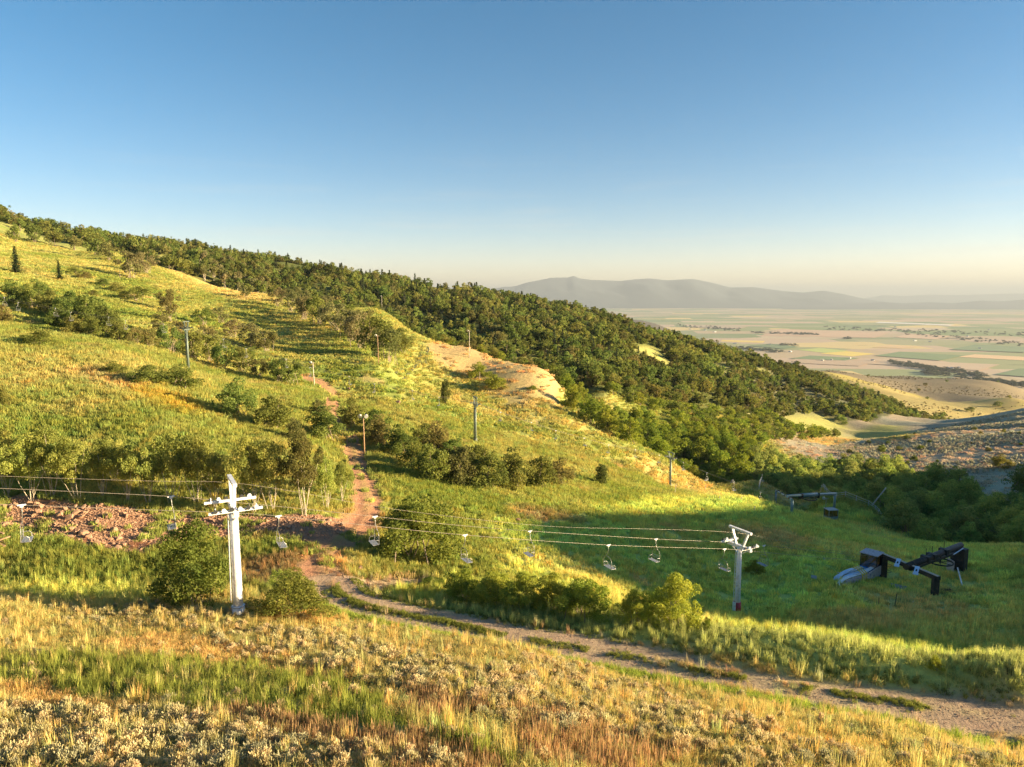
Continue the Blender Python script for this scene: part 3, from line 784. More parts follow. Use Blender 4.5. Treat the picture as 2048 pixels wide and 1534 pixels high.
def blades(name, seed, n, radius, h, w, mat, lean=.25, wind=(0, 0), droop=.15, hvar=.35):
    R = np.random.default_rng(seed)
    a = R.uniform(0, 2 * math.pi, n); r = radius * np.sqrt(R.random(n))
    B = np.stack([r * np.cos(a), r * np.sin(a), np.full(n, -.03)], 1)
    hh = h * R.uniform(1 - hvar, 1 + hvar, n)
    la = R.uniform(0, 2 * math.pi, n); ll = lean * R.random(n)
    D = np.stack([np.cos(la) * ll + wind[0], np.sin(la) * ll + wind[1], np.ones(n)], 1)
    yaw = R.uniform(0, math.pi, n); S = np.stack([np.cos(yaw), np.sin(yaw), np.zeros(n)], 1) * (w * R.uniform(.6, 1.3, n))[:, None]
    m = B + D * (hh * .55)[:, None]; D2 = D * np.array([1.8, 1.8, 1]); t = m + D2 * (hh * .45)[:, None] - np.array([0, 0, 1]) * (droop * hh * ll)[:, None]
    q1 = np.stack([B - S, B + S, m + S * .8, m - S * .8], 1); q2 = np.stack([m - S * .8, m + S * .8, t + S * .15, t - S * .15], 1)
    rn = R.random(n)
    return quads_mesh(name, np.concatenate([q1, q2]), mat, np.concatenate([rn, np.clip(rn + .15, 0, 1)]))
def forb(name, seed, n, radius, h, leaf, mat):
    R = np.random.default_rng(seed)
    d = unit(R.normal(size=(n, 3)) + np.array([0, 0, .6])); d[:, 2] = np.abs(d[:, 2])
    P = d * np.array([radius, radius, h]) * R.uniform(.4, 1, (n, 1)); nn = unit(d + R.normal(size=(n, 3)) * .5)
    return quads_mesh(name, leaf_quads(R, P, nn, leaf * R.uniform(.7, 1.3, n), .45), mat, R.random(n))
def sage_mesh(name, seed, n, mat, leaf=.05):
    R = np.random.default_rng(seed); nc = 22
    d = unit(R.normal(size=(nc, 3)) + np.array([0, 0, .5])); d[:, 2] = np.abs(d[:, 2]) + .1
    C = d * np.array([.36, .36, .62]) * R.uniform(.55, 1.1, (nc, 1)); k = R.integers(0, nc, n)
    P = C[k] + R.normal(size=(n, 3)) * np.array([.075, .075, .085]); P[:, 2] = np.maximum(P[:, 2], .02)
    up = unit(d[k] * .7 + np.array([0, 0, .9]) + R.normal(size=(n, 3)) * .35); s = unit(np.cross(up, R.normal(size=(n, 3))))
    l = leaf * R.uniform(.7, 1.4, (n, 1))
    V = np.stack([P - up * l * .5 - s * l * .16, P - up * l * .5 + s * l * .16, P + up * l + s * l * .22, P + up * l - s * l * .22], 1)
    tone = R.random(nc)
    return quads_mesh(name, V, mat, np.clip(.5 * tone[k] + .5 * R.random(n), 0, 1))

# ------------------------------------------------------------------ scattering (grass and far wood: nobody could count it)
def scatter(name, protos, P, rz, scl, tint, idx, sz=None, tilt=0.0):
    n = len(P)
    me = bpy.data.meshes.new(name); me.vertices.add(n); me.vertices.foreach_set("co", np.asarray(P, np.float32).ravel())
    def attr(k, t, f, d): a = me.attributes.new(k, t, 'POINT'); a.data.foreach_set(f, np.ascontiguousarray(d).ravel())
    rot = np.zeros((n, 3), np.float32); rot[:, 2] = rz
    if tilt: rot[:, :2] = rng.normal(size=(n, 2)) * tilt
    s3 = np.stack([scl, scl, scl if sz is None else sz], 1).astype(np.float32)
    attr("rot", 'FLOAT_VECTOR', "vector", rot); attr("scl", 'FLOAT_VECTOR', "vector", s3); attr("idx", 'INT', "value", np.asarray(idx, np.int32))
    attr("tint", 'FLOAT_COLOR', "color", np.concatenate([np.asarray(tint, np.float32), np.ones((n, 1), np.float32)], 1))
    col = bpy.data.collections.new(name + "_kinds")
    for i, (pm) in enumerate(protos):
        col.objects.link(bpy.data.objects.new("%s_kind_%02d" % (name, i), pm))
    ng = bpy.data.node_groups.new(name + "_scatter", 'GeometryNodeTree')
    ng.interface.new_socket("Geometry", in_out='INPUT', socket_type='NodeSocketGeometry'); ng.interface.new_socket("Geometry", in_out='OUTPUT', socket_type='NodeSocketGeometry')
    N, L = ng.nodes, ng.links
    gi, go = N.new("NodeGroupInput"), N.new("NodeGroupOutput")
    ci = N.new("GeometryNodeCollectionInfo"); ci.inputs["Collection"].default_value = col; ci.inputs["Separate Children"].default_value = True; ci.inputs["Reset Children"].default_value = True
    ip = N.new("GeometryNodeInstanceOnPoints"); ip.inputs["Pick Instance"].default_value = True
    def named(k, t):
        a = N.new("GeometryNodeInputNamedAttribute"); a.data_type = t; a.inputs["Name"].default_value = k; return a.outputs["Attribute"]
    L.new(gi.outputs[0], ip.inputs["Points"]); L.new(ci.outputs[0], ip.inputs["Instance"]); L.new(named("idx", 'INT'), ip.inputs["Instance Index"])
    e2r = N.new("FunctionNodeEulerToRotation"); L.new(named("rot", 'FLOAT_VECTOR'), e2r.inputs[0]); L.new(e2r.outputs[0], ip.inputs["Rotation"])
    L.new(named("scl", 'FLOAT_VECTOR'), ip.inputs["Scale"]); L.new(ip.outputs[0], go.inputs[0])
    o = link(bpy.data.objects.new(name, me)); md = o.modifiers.new("scatter", 'NODES'); md.node_group = ng
    tag(o, kind="stuff"); return o

def in_view_points(n, D0, D1, um=0.80):
    """points spread over the ground, thinning with distance"""
    u = rng.uniform(-um, um, n); D = np.exp(rng.uniform(math.log(D0), math.log(D1), n))
    return u * D, D * .99
def even_points(n, D0, D1, um=0.80):
    D = np.sqrt(rng.uniform(D0 * D0, D1 * D1, n)); u = rng.uniform(-um, um, n); return u * D, D * .99
def shoot(x, y, z, tall=0.6):
    """is the plant in sight of the camera (rough test against the ground)"""
    t = np.linspace(0.05, 0.97, 48)[None]; zz = (z + tall)[:, None] * t
    return (zz > H(x[:, None] * t, y[:, None] * t) - .3).all(1)

def grass_tint(x, y, base=None, bright=1.0):
    c = bilin(GC, x, y) * bright
    j = rng.normal(size=(len(x), 1)) * .16 + 1.0
    h = rng.normal(size=(len(x), 1)) * .10
    c = c * np.clip(j, .5, 1.6); c[:, 0:1] *= 1 + h; c[:, 2:3] *= 1 - h * .5
    return np.clip(c, .01, .85)

G = M['grass_i']
grass_protos = [blades("short_grass", 1, 34, .26, .30, .012, G, .35), blades("tall_grass", 2, 30, .20, .55, .011, G, .22, (.05, .02)), blades("feather_grass", 3, 46, .30, .34, .010, G, .55, (-.12, .05), .3),
                blades("seed_grass", 4, 22, .16, .75, .012, G, .16, (.04, 0)), forb("broad_leaf", 5, 26, .28, .34, .075, G), blades("stalks", 6, 24, .26, .50, .016, G, .12, (0, 0), .05),
                blades("meadow_tuft", 7, 60, .60, .34, .030, G, .40), blades("meadow_tall", 8, 44, .50, .50, .030, G, .30, (.06, 0)), forb("meadow_forb", 9, 40, .55, .36, .13, G),
                blades("hill_tuft", 10, 70, 1.25, .42, .065, G, .45), forb("hill_forb", 11, 46, 1.1, .42, .22, G)]

FEET = line_px([(477, 1228), (1474, 1221), (1340, 974), (951, 883), (377, 740), (1765, 1153), (1869, 1191), (1661, 1041)])[:, :2]
def clear_feet(x, y): return (np.hypot(x[:, None] - FEET[None, :, 0], y[:, None] - FEET[None, :, 1] + .5) > 1.25).all(1)
def lay_grass():
    # near slope
    x, y = even_points(52000, 13, 62); g = bilin(GRASS, x, y); k = (rng.random(len(x)) < g * .95) & clear_feet(x, y); x, y = x[k], y[k]
    z = H(x, y); dry = bilin(DRY, x, y); sel = rng.random(len(x))
    fgm = bilin(fg.astype(np.float32), x, y)
    idx = np.where(sel < .38, 0, np.where(sel < .62, 1, np.where(sel < .8, 3, 4)))
    idx = np.where((dry > .5) & (sel < .72), 2, idx)
    tint = grass_tint(x, y, bright=1.0)
    scl = rng.uniform(.55, 1.05, len(x))
    # bands of the near slope: green swath, rusty dock, golden feather grass
    def pz(pts_, jit=1.2): 
        w = line_px(pts_)[:, :2]; return in_poly(x + fbm(x, y, 2.5, 3) * jit, y + fbm(x + 9, y, 2.5, 3) * jit, w)
    b_green = pz([(-60,1290),(90,1318),(300,1318),(560,1330),(720,1370),(760,1440),(960,1490),(1010,1534),(860,1500),(640,1452),(420,1432),(330,1400),(170,1390),(-60,1360)])
    b_rust = pz([(395,1420),(560,1432),(720,1470),(960,1515),(1010,1570),(800,1560),(560,1480),(420,1455)]) | pz([(780,1385),(900,1378),(985,1410),(960,1445),(830,1430)]) | pz([(1000,1430),(1150,1440),(1330,1500),(1300,1560),(1050,1534)])
    b_gold = pz([(150,1285),(380,1275),(560,1310),(740,1355),(700,1375),(480,1335),(250,1300)]) | pz([(-40,1370),(100,1362),(170,1400),(330,1432),(60,1425),(-40,1400)]) | pz([(480,1215),(700,1225),(690,1250),(520,1245)]) | pz([(1380,1440),(1560,1470),(1700,1520),(1560,1500)])
    for m, c, ids, sc in ((b_green, colour(.26, .29, .065), [0, 1, 1, 3, 4], 1.0), (b_rust, colour(.42, .285, .13), [5, 5, 5, 0], .9), (b_gold, colour(.64, .45, .16), [2, 2, 2, 0], 1.0)):
        mm = m & (fgm > .4) & (rng.random(len(x)) < .80 + .5 * fbm(x, y, 1.6, 2)); q = mm.sum()
        tint[mm] = np.clip(c * (1 + .22 * rng.normal(size=(q, 1))), .01, .8); idx[mm] = rng.choice(ids, q); scl[mm] *= sc
    # weeds along the road, berm grass
    r_, s_, a_ = seg_dist(x, y, ROAD)
    weeds = (s_ < -1.9) & (s_ > -4.6) & (y < 54)
    q = weeds.sum(); tint[weeds] = np.clip(colour(.28, .34, .07) * (1 + .25 * rng.normal(size=(q, 1))), .01, .8); idx[weeds] = rng.choice([1, 4, 4, 0], q)
    berm = (s_ > 2.0) & (s_ < 7.5) & (x > -6) & (y < 54)
    q = berm.sum(); tint[berm] = np.clip(colour(.40, .43, .15) * (1 + .3 * rng.normal(size=(q, 1))), .01, .8); idx[berm] = rng.choice([1, 3, 0, 4, 4, 1], q); scl[berm] *= .95
    scatter("slope_grass", grass_protos, np.stack([x, y, z], 1), rng.uniform(0, 6.28, len(x)), scl, tint, idx, tilt=.06)
    # meadow below the camera and bowl
    x, y = even_points(60000, 56, 150); g = bilin(GRASS, x, y); k = (rng.random(len(x)) < g) & clear_feet(x, y); x, y = x[k], y[k]
    z = H(x, y); v = shoot(x, y, z); x, y, z = x[v], y[v], z[v]
    sel = rng.random(len(x)); idx = np.where(sel < .5, 6, np.where(sel < .8, 7, 8)); tint = grass_tint(x, y, bright=1.12); rb = (bilin(RUBBLE, x, y) > .2) | (bilin(track_m.astype(np.float32), x, y) > .25); tint[rb] = np.clip(colour(.30, .34, .09) * (1 + .25 * rng.normal(size=(rb.sum(), 1))), .02, .7)
    scatter("meadow_grass", grass_protos, np.stack([x, y, z], 1), rng.uniform(0, 6.28, len(x)), rng.uniform(.7, 1.4, len(x)) * (.8 + .5 * sstep(60, 150, np.hypot(x, y))), tint, idx, tilt=.05)
    # hill meadow
    x, y = even_points(60000, 145, 380, .78); g = bilin(GRASS, x, y); k = (rng.random(len(x)) < g); x, y = x[k], y[k]
    z = H(x, y); v = shoot(x, y, z); x, y, z = x[v], y[v], z[v]
    sel = rng.random(len(x)); idx = np.where(sel < .7, 9, 10); tint = grass_tint(x, y, bright=1.15)
    scatter("hill_grass", grass_protos, np.stack([x, y, z], 1), rng.uniform(0, 6.28, len(x)), rng.uniform(.7, 1.3, len(x)), tint, idx, tilt=.04)
lay_grass()
def road_weeds():
    n = 5200; k = rng.integers(0, len(ROAD) - 1, n); f = rng.random((n, 1)); p = ROAD[k] * (1 - f) + ROAD[k + 1] * f
    d = ROAD[k + 1] - ROAD[k]; nrm = np.stack([-d[:, 1], d[:, 0]], 1); nrm /= np.linalg.norm(nrm, axis=1, keepdims=True) + 1e-9
    off = np.where(rng.random(n) < .62, rng.normal(size=n) * .22, rng.choice([-1, 1], n) * rng.uniform(1.5, 2.5, n)); q = p[:, :2] + nrm * off[:, None]
    keep = fbm(q[:, 0], q[:, 1], 1.4, 2) > -.15; q = q[keep]
    tint = np.clip(colour(.23, .25, .06) * (1 + .3 * rng.normal(size=(len(q), 1))), .02, .6)
    scatter("road_weeds", grass_protos[:5], np.stack([q[:, 0], q[:, 1], H(q[:, 0], q[:, 1])], 1), rng.uniform(0, 6.28, len(q)), rng.uniform(.25, .6, len(q)), tint, rng.choice([0, 4, 0], len(q)))
road_weeds()

# ------------------------------------------------------------------ trees and bushes
LF, ND = M['leaf'], M['needle']
class Kind:
    def __init__(self, crowns, trunks): self.crowns, self.trunks = crowns, trunks
def make_kind(name, n, seed, nleaf, leaf, mat, bark, stems=6, r0=.02, base=.05, **kw):
    cs, ts = [], []
    for i in range(n):
        c, C = crown_mesh(name + "_crown", seed + i, nleaf, leaf, mat, **kw); cs.append(c); ts.append(stems_mesh(name + "_trunk", seed + 50 + i, C, bark, stems, r0, base=base))
    return Kind(cs, ts)
K = {}
K['bush_near'] = make_kind("near_bush", 3, 100, 15000, .0150, LF, M['bark'], 8, .010, .12, nclump=64, zlo=.02, clump=(.08, .15), dome=.9)
K['tree_near'] = make_kind("near_tree", 4, 140, 7200, .0160, LF, M['pale_bark'], 6, .0090, .035, nclump=36, zlo=.33, spread=.47, clump=(.07, .14))
K['bush_mid'] = make_kind("mid_bush", 4, 180, 4200, .0260, LF, M['bark'], 7, .014, .10, nclump=36, zlo=.02, clump=(.10, .18), dome=.75)
K['twiggy'] = make_kind("twiggy_tree", 4, 220, 3000, .0250, LF, M['twig_bark'], 12, .010, .10, nclump=34, zlo=.14, clump=(.08, .16))
K['far_tree'] = make_kind("far_tree", 5, 260, 850, .052, LF, M['bark'], 4, .02, .05, nclump=20, zlo=.06, clump=(.13, .22))
K['column'] = make_kind("column_tree", 2, 300, 4200, .030, LF, M['bark'], 3, .03, .02, nclump=60, zlo=.03, spread=.46, clump=(.12, .18), column=.35)
def trunk_only(name, mat, r=.018):
    return MB().tube([(0, 0, -.03), (.004, 0, .35), (-.003, .004, .7), (0, 0, .97)], [r, r * .8, r * .45, r * .1], 6, False).mesh(name, mat, True)
K['fir'] = Kind([conifer_mesh("fir_crown", 330 + i, ND) for i in range(2)], [trunk_only("fir_trunk", M['bark'])])
K['fir_far'] = Kind([conifer_mesh("far_fir_crown", 340 + i, ND, 12, 8, .30, .06) for i in range(3)], [trunk_only("far_fir_trunk", M['bark'])])
K['aspen'] = make_kind("aspen", 3, 360, 520, .045, LF, M['pale_bark'], 3, .016, .02, nclump=14, zlo=.45, spread=.24, clump=(.10, .17))

OAK = [(0.168, 0.197, 0.048), (0.197, 0.213, 0.053), (0.144, 0.178, 0.046), (0.226, 0.222, 0.059), (0.197, 0.182, 0.062), (0.158, 0.206, 0.053)]
BRIGHT = [(0.216, 0.260, 0.044), (0.240, 0.272, 0.048), (0.188, 0.244, 0.046)]
BROWN = [(.215, .205, .085), (.240, .215, .098), (.205, .198, .075), (.195, .200, .068)]
FIR = [(.075, .098, .042), (.088, .105, .042), (.076, .088, .045)]
def plant(kind, P, h, w, tint, name, label, cat="tree", group=None, rz=None, parts=True):
    kd = K[kind]; i = random.randrange(len(kd.crowns))
    o = empty(name, P, random.uniform(0, 6.28) if rz is None else rz)
    o.scale = (w, w, h)
    tag(o, label, cat, group)
    c = child("crown", kd.crowns[i], o)
    j = random.uniform(.85, 1.18)
    c.color = (tint[0] * j * random.uniform(.92, 1.1), tint[1] * j, tint[2] * j, 1)
    if parts: child("trunk", kd.trunks[i % len(kd.trunks)], o)
    return o
def plants(kind, spots, tints, name, label, group, cat="tree", wf=1.0):
    """spots: (px, py of the foot, height in px, optional width in px, optional own label)"""
    a = np.array([(s[0], s[1]) for s in spots], float); Q, t = hit(a[:, 0], a[:, 1])
    for s, q, d in zip(spots, Q, t):
        m = d / FPX; h = s[2] * m * 1.02; w = (s[3] if len(s) > 3 and s[3] else s[2] * .95 * wf) * m
        lab = s[4] if len(s) > 4 else label
        plant(kind, q, h, w, random.choice(tints), name, lab, cat, group if len(s) <= 4 else None)

plants('tree_near', [(15,994,126,100),(60,1004,130,92),(105,994,140,96),(150,1004,130,88),(205,994,113,84),(255,1004,113,79),(300,1008,130,92),(345,1004,136,92),(395,1004,136,92),(432,1018,110,71),(505,1028,153,92),(545,1024,146,88),(655,1018,103,63),(684,1004,80,50),(230,966,90,67),(410,970,96,67)],
       [(.29, .31, .078), (.33, .33, .085), (.26, .285, .072)], "scrub_maple", "leafy scrub maple with bare stems in the row above the rubble", "scrub maples along the top of the rubble bank")
plants('tree_near', [(608,1032,158,92,"slender pale-stemmed scrub tree leaning at the end of the rubble bank near the dirt track")], [(.12, .11, .035)], "scrub_maple", "", None)
plants('bush_near', [(388,1208,172,165,"big dense green bush standing just beside the tall white lift tower"), (588,1230,92,150,"low bright green bush right behind the foot of the tall white lift tower"),
                     (832,1118,145,180,"large dark green bush beside the dirt track, behind the hanging chairs")], [(.185, .215, .048), (.20, .225, .05)], "scrub_oak_bush", "", None, "bush")
plants('bush_near', [(1352,1252,112,104,"brightest yellow-green bush on the roadside berm, tallest of its clump"), (1300,1247,84,66,"olive bush squeezed between two brighter bushes on the roadside berm"), (1264,1248,82,62,"narrow pale green bush at the start of the berm clump")],
       [(.38, .41, .075)], "roadside_bush", "", None, "bush")
plants('bush_near', [(925,1205,68,95),(985,1210,72,95),(1050,1216,76,95),(1105,1224,78,90),(1165,1236,92,115),(1000,1195,62,80)], [(.28, .33, .06), (.32, .35, .065)], "roadside_bush", "rounded leafy bush in the dense clump above the curving dirt road", "bushes clumped above the dirt road", "bush")
plants('bush_near', [(1414,1260,27,20,"tiny upright sapling at the foot of the white tower beside the berm clump"), (1870,1340,34,30,"lone small bright sapling on the sunlit berm far along the road"), (1545,1226,14,26,"small dark shrub in the shaded bowl near the red-banded tower foot"), (1508,1148,28,42,"dark shrub directly behind the red-banded lift tower"), (860,1172,16,55,"sprawling low bush at the tip of the side track"), (1440,1105,10,16,"little dark shrub on the bare patch above the lift chairs")],
       BRIGHT, "sapling", "", None, "sapling")
plants('bush_mid', [(760,892,62,70),(800,912,62,70),(872,922,78,80),(862,962,82,85),(920,968,88,85),(975,978,82,85),(1030,978,82,85),(1080,976,76,75),(1122,972,56,60),(830,938,62,70),(850,892,50,60),(905,930,60,70),(960,945,60,70)], OAK, "scrub_oak_bush", "dense scrub oak in the thicket below the green lift tower", "thicket below the middle green lift tower", "bush")
plants('bush_mid', [(704,852,62,55,"dark oak bush just right of the bend in the red dirt track"), (748,872,58,60,"oak bush directly behind the double-headed floodlight pole"), (477,833,75,78,"rounded bright oak bush at the end of the golden flower patch"), (548,858,72,80,"olive oak bush between the rounded bright bush and the track bushes"), (588,882,45,52,"small oak bush low in front of the olive one left of the track"),
                    (652,880,66,92,"broad oak bush crowding the left side of the dirt track"), (640,836,44,40,"thin young oak standing above the broad trackside bush"), (228,747,24,48,"small low bush left of the paired oaks on the open meadow"), (300,768,42,75,"left oak of the pair below the first green lift tower"), (358,776,46,80,"right oak of the pair below the first green lift tower"),
                    (76,692,36,62,"low rounded bush alone under the dark oak belt"), (2,645,42,50,"oak bush cut by the picture edge below the dark belt"), (4,812,40,35,"oak bush cut by the picture edge on the open meadow")], OAK, "scrub_oak_bush", "", None, "bush")
plants('bush_mid', [(20,608,48,60),(60,618,48,60),(100,628,52,60),(140,640,62,65),(172,655,70,70),(212,668,62,65),(236,684,50,55),(190,642,58,65),(120,655,45,55),(150,670,46,55),(75,600,40,50),(180,672,40,50)], OAK, "scrub_oak_bush", "dark oak in the belt on the upper meadow under the two lone firs", "dark oak belt on the upper meadow", "bush")
plants('twiggy', [(270,692,36),(300,698,46),(340,708,56),(385,718,62),(420,724,56),(450,742,56),(480,748,52),(520,758,46),(560,768,56),(586,772,52),(320,674,46),(412,694,46),(360,690,48),(440,715,46),(500,735,40)], OAK + BROWN[2:], "scrub_tree", "half-bare scrub tree in the belt along the green chairlift", "scrub belt along the green chairlift")
plants('far_tree', [(30,484,32),(70,486,36),(110,494,32),(150,502,32),(190,512,36),(216,522,36),(240,500,34),(275,508,36),(130,470,26),(180,482,28),(40,462,24),(90,468,26)], OAK, "oak_tree", "rounded oak in the row crowning the upper left meadow", "oaks along the crest of the upper meadow")
plants('twiggy', [(262,558,55,62,"bushy grey-green oak at the tip of the crest row, its trunk showing"), (292,548,45,48,"dark oak tucked behind the bushy one at the tip of the crest row"), (340,645,52,40,"tall narrow bush between the two shaded meadow strips"), (336,622,42,38,"dark bush above the tall narrow one between the meadow strips"),
                  (272,604,30,50,"brown shrub at the head of the shaded meadow strip"), (492,596,26,30,"single pale shrub at the end of the golden slope"), (410,652,36,40,"brown-leaved bush above the green tower"), (442,648,38,40,"greener bush touching the brown-leaved one above the green tower")], BROWN + OAK, "scrub_tree", "", None)
plants('twiggy', [(470,676,36,45),(500,692,46,50),(532,704,46,50),(515,698,36,45)], BROWN, "scrub_tree", "brown twiggy bush in the short row on the middle meadow", "short brown row on the middle meadow")
plants('bush_mid', [(232,584,20,36),(205,572,18,34),(168,558,16,30),(150,548,14,30),(250,596,18,30),(185,592,14,26)], OAK, "low_shrub", "low dark shrub in the scattered line below the small fir", "low shrubs below the small fir", "shrub")
plants('twiggy', [(555,614,38),(580,624,44),(610,640,54),(640,650,58),(670,664,64),(700,684,66),(722,698,74),(750,714,80),(776,728,74),(692,655,48),(652,630,44),(602,614,38),(735,680,60)], BROWN + BROWN + OAK[:2], "scrub_aspen", "grey-brown twiggy tree in the long row shading the middle meadow", "twiggy row shading the middle meadow")
plants('bush_mid', [(800,704,52,50,"round olive bush at the lower end of the twiggy row")], OAK, "scrub_oak_bush", "", None, "bush")
plants('column', [(890,808,48,26,"dark column-shaped juniper casting a long shadow on the meadow"), (1203,970,42,34,"small rounded juniper alone on the lower meadow")], [(.12, .135, .04)], "juniper", "", None)
plants('bush_mid', [(958,757,32,50,"upper dark bush on the bare tan shoulder"), (988,778,32,52,"lower dark bush on the bare tan shoulder"), (1066,780,9,26,"flat little shrub on the right side of the tan shoulder")], BRIGHT, "scrub_oak_bush", "", None, "bush")
for k, (px, D) in enumerate([(850,262),(868,252),(890,250),(905,244),(925,242),(945,238),(962,236),(985,232),(1002,230),(1020,226),(1040,224),(1060,221),(1082,217),(1102,213),(1120,209),(1135,204),(880,262),(940,250),(1000,242),(1055,234),(1105,224)]):
    q = PD(px, D + 4); h = random.uniform(5.5, 7.5); plant('bush_mid', (q[0], q[1], float(H(q[0], q[1])) - .1), h, h * random.uniform(.9, 1.2), random.choice(OAK + BRIGHT), "scrub_oak_bush", "oak on the far edge of the bare tan shoulder", "bush", "oaks edging the tan shoulder")
plants('bush_mid', [(1148,822,52),(1178,846,56),(1216,866,60),(1258,886,60),(1300,900,60),(1350,920,62),(1400,940,64),(1440,954,64),(1480,966,68),(1160,800,40),(1235,858,50),(1325,896,54),(1420,936,56)], BRIGHT, "scrub_oak_bush", "sunlit oak edging the lower meadow along the rail line", "sunlit oaks edging the lower meadow", "bush")
plants('fir', [(33,548,54,62,"lone dark fir on the upper left meadow, the taller of two"), (119,560,38,40,"smaller sparse fir right of the tall lone one")], [(.045, .062, .024)], "fir_tree", "", None)

def fill(poly, spacing, jitter=.45):
    poly = np.asarray(poly); x0, y0 = poly.min(0); x1, y1 = poly.max(0)
    gx, gy = np.meshgrid(np.arange(x0, x1, spacing), np.arange(y0, y1, spacing)); gx = gx.ravel() + rng.uniform(-1, 1, gx.size) * spacing * jitter; gy = gy.ravel() + rng.uniform(-1, 1, gy.size) * spacing * jitter
    k = in_poly(gx, gy, poly); return gx[k], gy[k]
# bright thicket in the gully behind the tan shoulder
x, y = fill([PD(*q) for q in [(1030,234),(1110,214),(1180,200),(1260,190),(1350,186),(1470,180),(1510,190),(1530,232),(1500,262),(1300,262),(1150,258),(1040,262)]], 5.2)
v = shoot(x, y, H(x, y), 6.0); x, y = x[v], y[v]
for a, b in zip(x, y):
    if fbm(np.array([a]), np.array([b]), 16, 2)[0] < -.45: continue
    h = random.uniform(4.2, 7.0); plant('bush_mid', (a, b, float(H(a, b)) - .15), h, h * random.uniform(.85, 1.2), random.choice(BRIGHT), "scrub_oak_bush", "bright green oak in the gully thicket behind the tan shoulder", "bush", "gully thicket behind the tan shoulder")
x, y = fill([PD(*q) for q in [(1190,262),(1300,264),(1480,264),(1540,275),(1600,320),(1690,385),(1600,392),(1480,352),(1330,300),(1220,272)]], 6.4)
v = shoot(x, y, H(x, y), 4.0) & (fbm(x, y, 24, 2) > -.30); x, y = x[v], y[v]
for a, b in zip(x, y):
    h = random.uniform(3.4, 5.6); plant('far_tree', (a, b, float(H(a, b)) - .15), h, h * random.uniform(.95, 1.35), random.choice(BRIGHT + OAK[:2]), "scrub_oak_bush", "sunlit oak on the valley floor between gully thicket and wooded slope", "bush", "sunlit oaks below the wooded slope")
# shaded thicket behind the fence
x, y = fill([PD(*q) for q in [(1520,180),(1600,172),(1690,164),(1760,152),(1785,142),(1800,134),(1880,118),(2080,112),(2120,140),(2010,160),(1940,190),(1850,215),(1750,232),(1640,245),(1540,232),(1500,205)]], 5.6)
for a, b in zip(x, y):
    h = random.uniform(4.8, 8.0); plant('bush_mid', (a, b, float(H(a, b)) - .15), h, h * random.uniform(.85, 1.15), random.choice([(.27, .33, .09), (.33, .38, .10), (.24, .28, .085)]), "oak_tree", "shaded oak in the thicket between rail fence and sage hill", "tree", "shaded thicket behind the rail fence")
# shrubs dotted over the shaded sage hill
x, y = fill([PD(*q) for q in [(1780,225),(1700,285),(1720,330),(1850,335),(2080,330),(2090,190),(1960,195)]], 15, .5)
for a, b in zip(x, y):
    if random.random() < .25: continue
    h = random.uniform(.8, 2.2); plant('bush_mid', (a, b, float(H(a, b)) - .1), h, h * random.uniform(1.0, 1.6), random.choice(OAK), "low_shrub", "dark low shrub dotted over the shaded sage hill", "shrub", "shrubs dotted over the sage hill")
plants('bush_mid', [(1685,948,40,44,"dark round tree standing proud at the left end of the shaded thicket"), (1742,962,44,62,"broad dark tree at the foot of the sage hill"), (1764,905,18,20,"single small tree at the sunlit edge of the sage hill"), (2040,990,60,70,"tall bush at the picture edge on the sage hill"), (2030,1060,45,60,"bush at the picture edge low on the sage hill"), (2000,935,26,45,"spreading shrub high on the sage hill")], OAK, "oak_tree", "", None)

# the wooded slope: the trees that show largest as trees, the rest as one wood
x, y = fill(WOOD, 4.3, .75)
n_ = fbm(x, y, 55, 3); ridge_gap = (n_ > .42); clr = clear_at(x, y)
keep = ~ridge_gap & ~clr & (rng.random(len(x)) > .06); x, y = x[keep], y[keep]; z = H(x, y)
vis = shoot(x, y, z, 5.0); x, y, z = x[vis], y[vis], z[vis]
ppx, ppy, pd = project(np.stack([x, y, z], 1))
inf = (ppx > -80) & (ppx < 2150); x, y, z, ppx, pd = x[inf], y[inf], z[inf], ppx[inf], pd[inf]
ht = (2.4 + 5.4 * rng.random(len(x)) ** 1.8) * (1 + .55 * fbm(x, y, 30, 3))
conif = (rng.random(len(x)) < np.where(ppx < 450, .05, np.where(ppx < 950, .15, np.where(ppx < 1350, .12, .02)))) ; ht = np.where(conif, ht * 1.12, ht)
asp = (ppx > 395) & (ppx < 540) & (pd < 470) & (rng.random(len(x)) < .8); conif &= ~asp; ht = np.where(asp, rng.uniform(7, 9.5, len(x)), ht)
size = ht / pd * ((ppx > 0) & (ppx < 2048)); order = np.argsort(-size)
big = np.zeros(len(x), bool)
for m, cap in ((conif, 90), (asp, 60), (~conif & ~asp, 150)):
    idx = [i for i in order if m[i]][:cap]; big[idx] = True
for i in np.where(big)[0]:
    P = (x[i], y[i], z[i] - .2)
    if conif[i]: plant('fir_far', P, ht[i], ht[i] * random.uniform(.75, 1.0), random.choice(FIR), "fir_tree", "dark pointed fir among the rounded oaks of the wooded slope", "tree", "firs on the wooded slope")
    elif asp[i]: plant('aspen', P, ht[i], ht[i] * random.uniform(.6, .9), random.choice(BROWN + OAK[:2]), "aspen_tree", "pale-trunked aspen in the grove at the top of the golden slope", "tree", "aspen grove above the golden slope")
    else: plant('far_tree', P, ht[i], ht[i] * random.uniform(.95, 1.3), random.choice(OAK), "oak_tree", "rounded oak at the near foot of the wooded slope", "tree", "near oaks of the wooded slope")
far = ~big
LI = M['leaf_i']
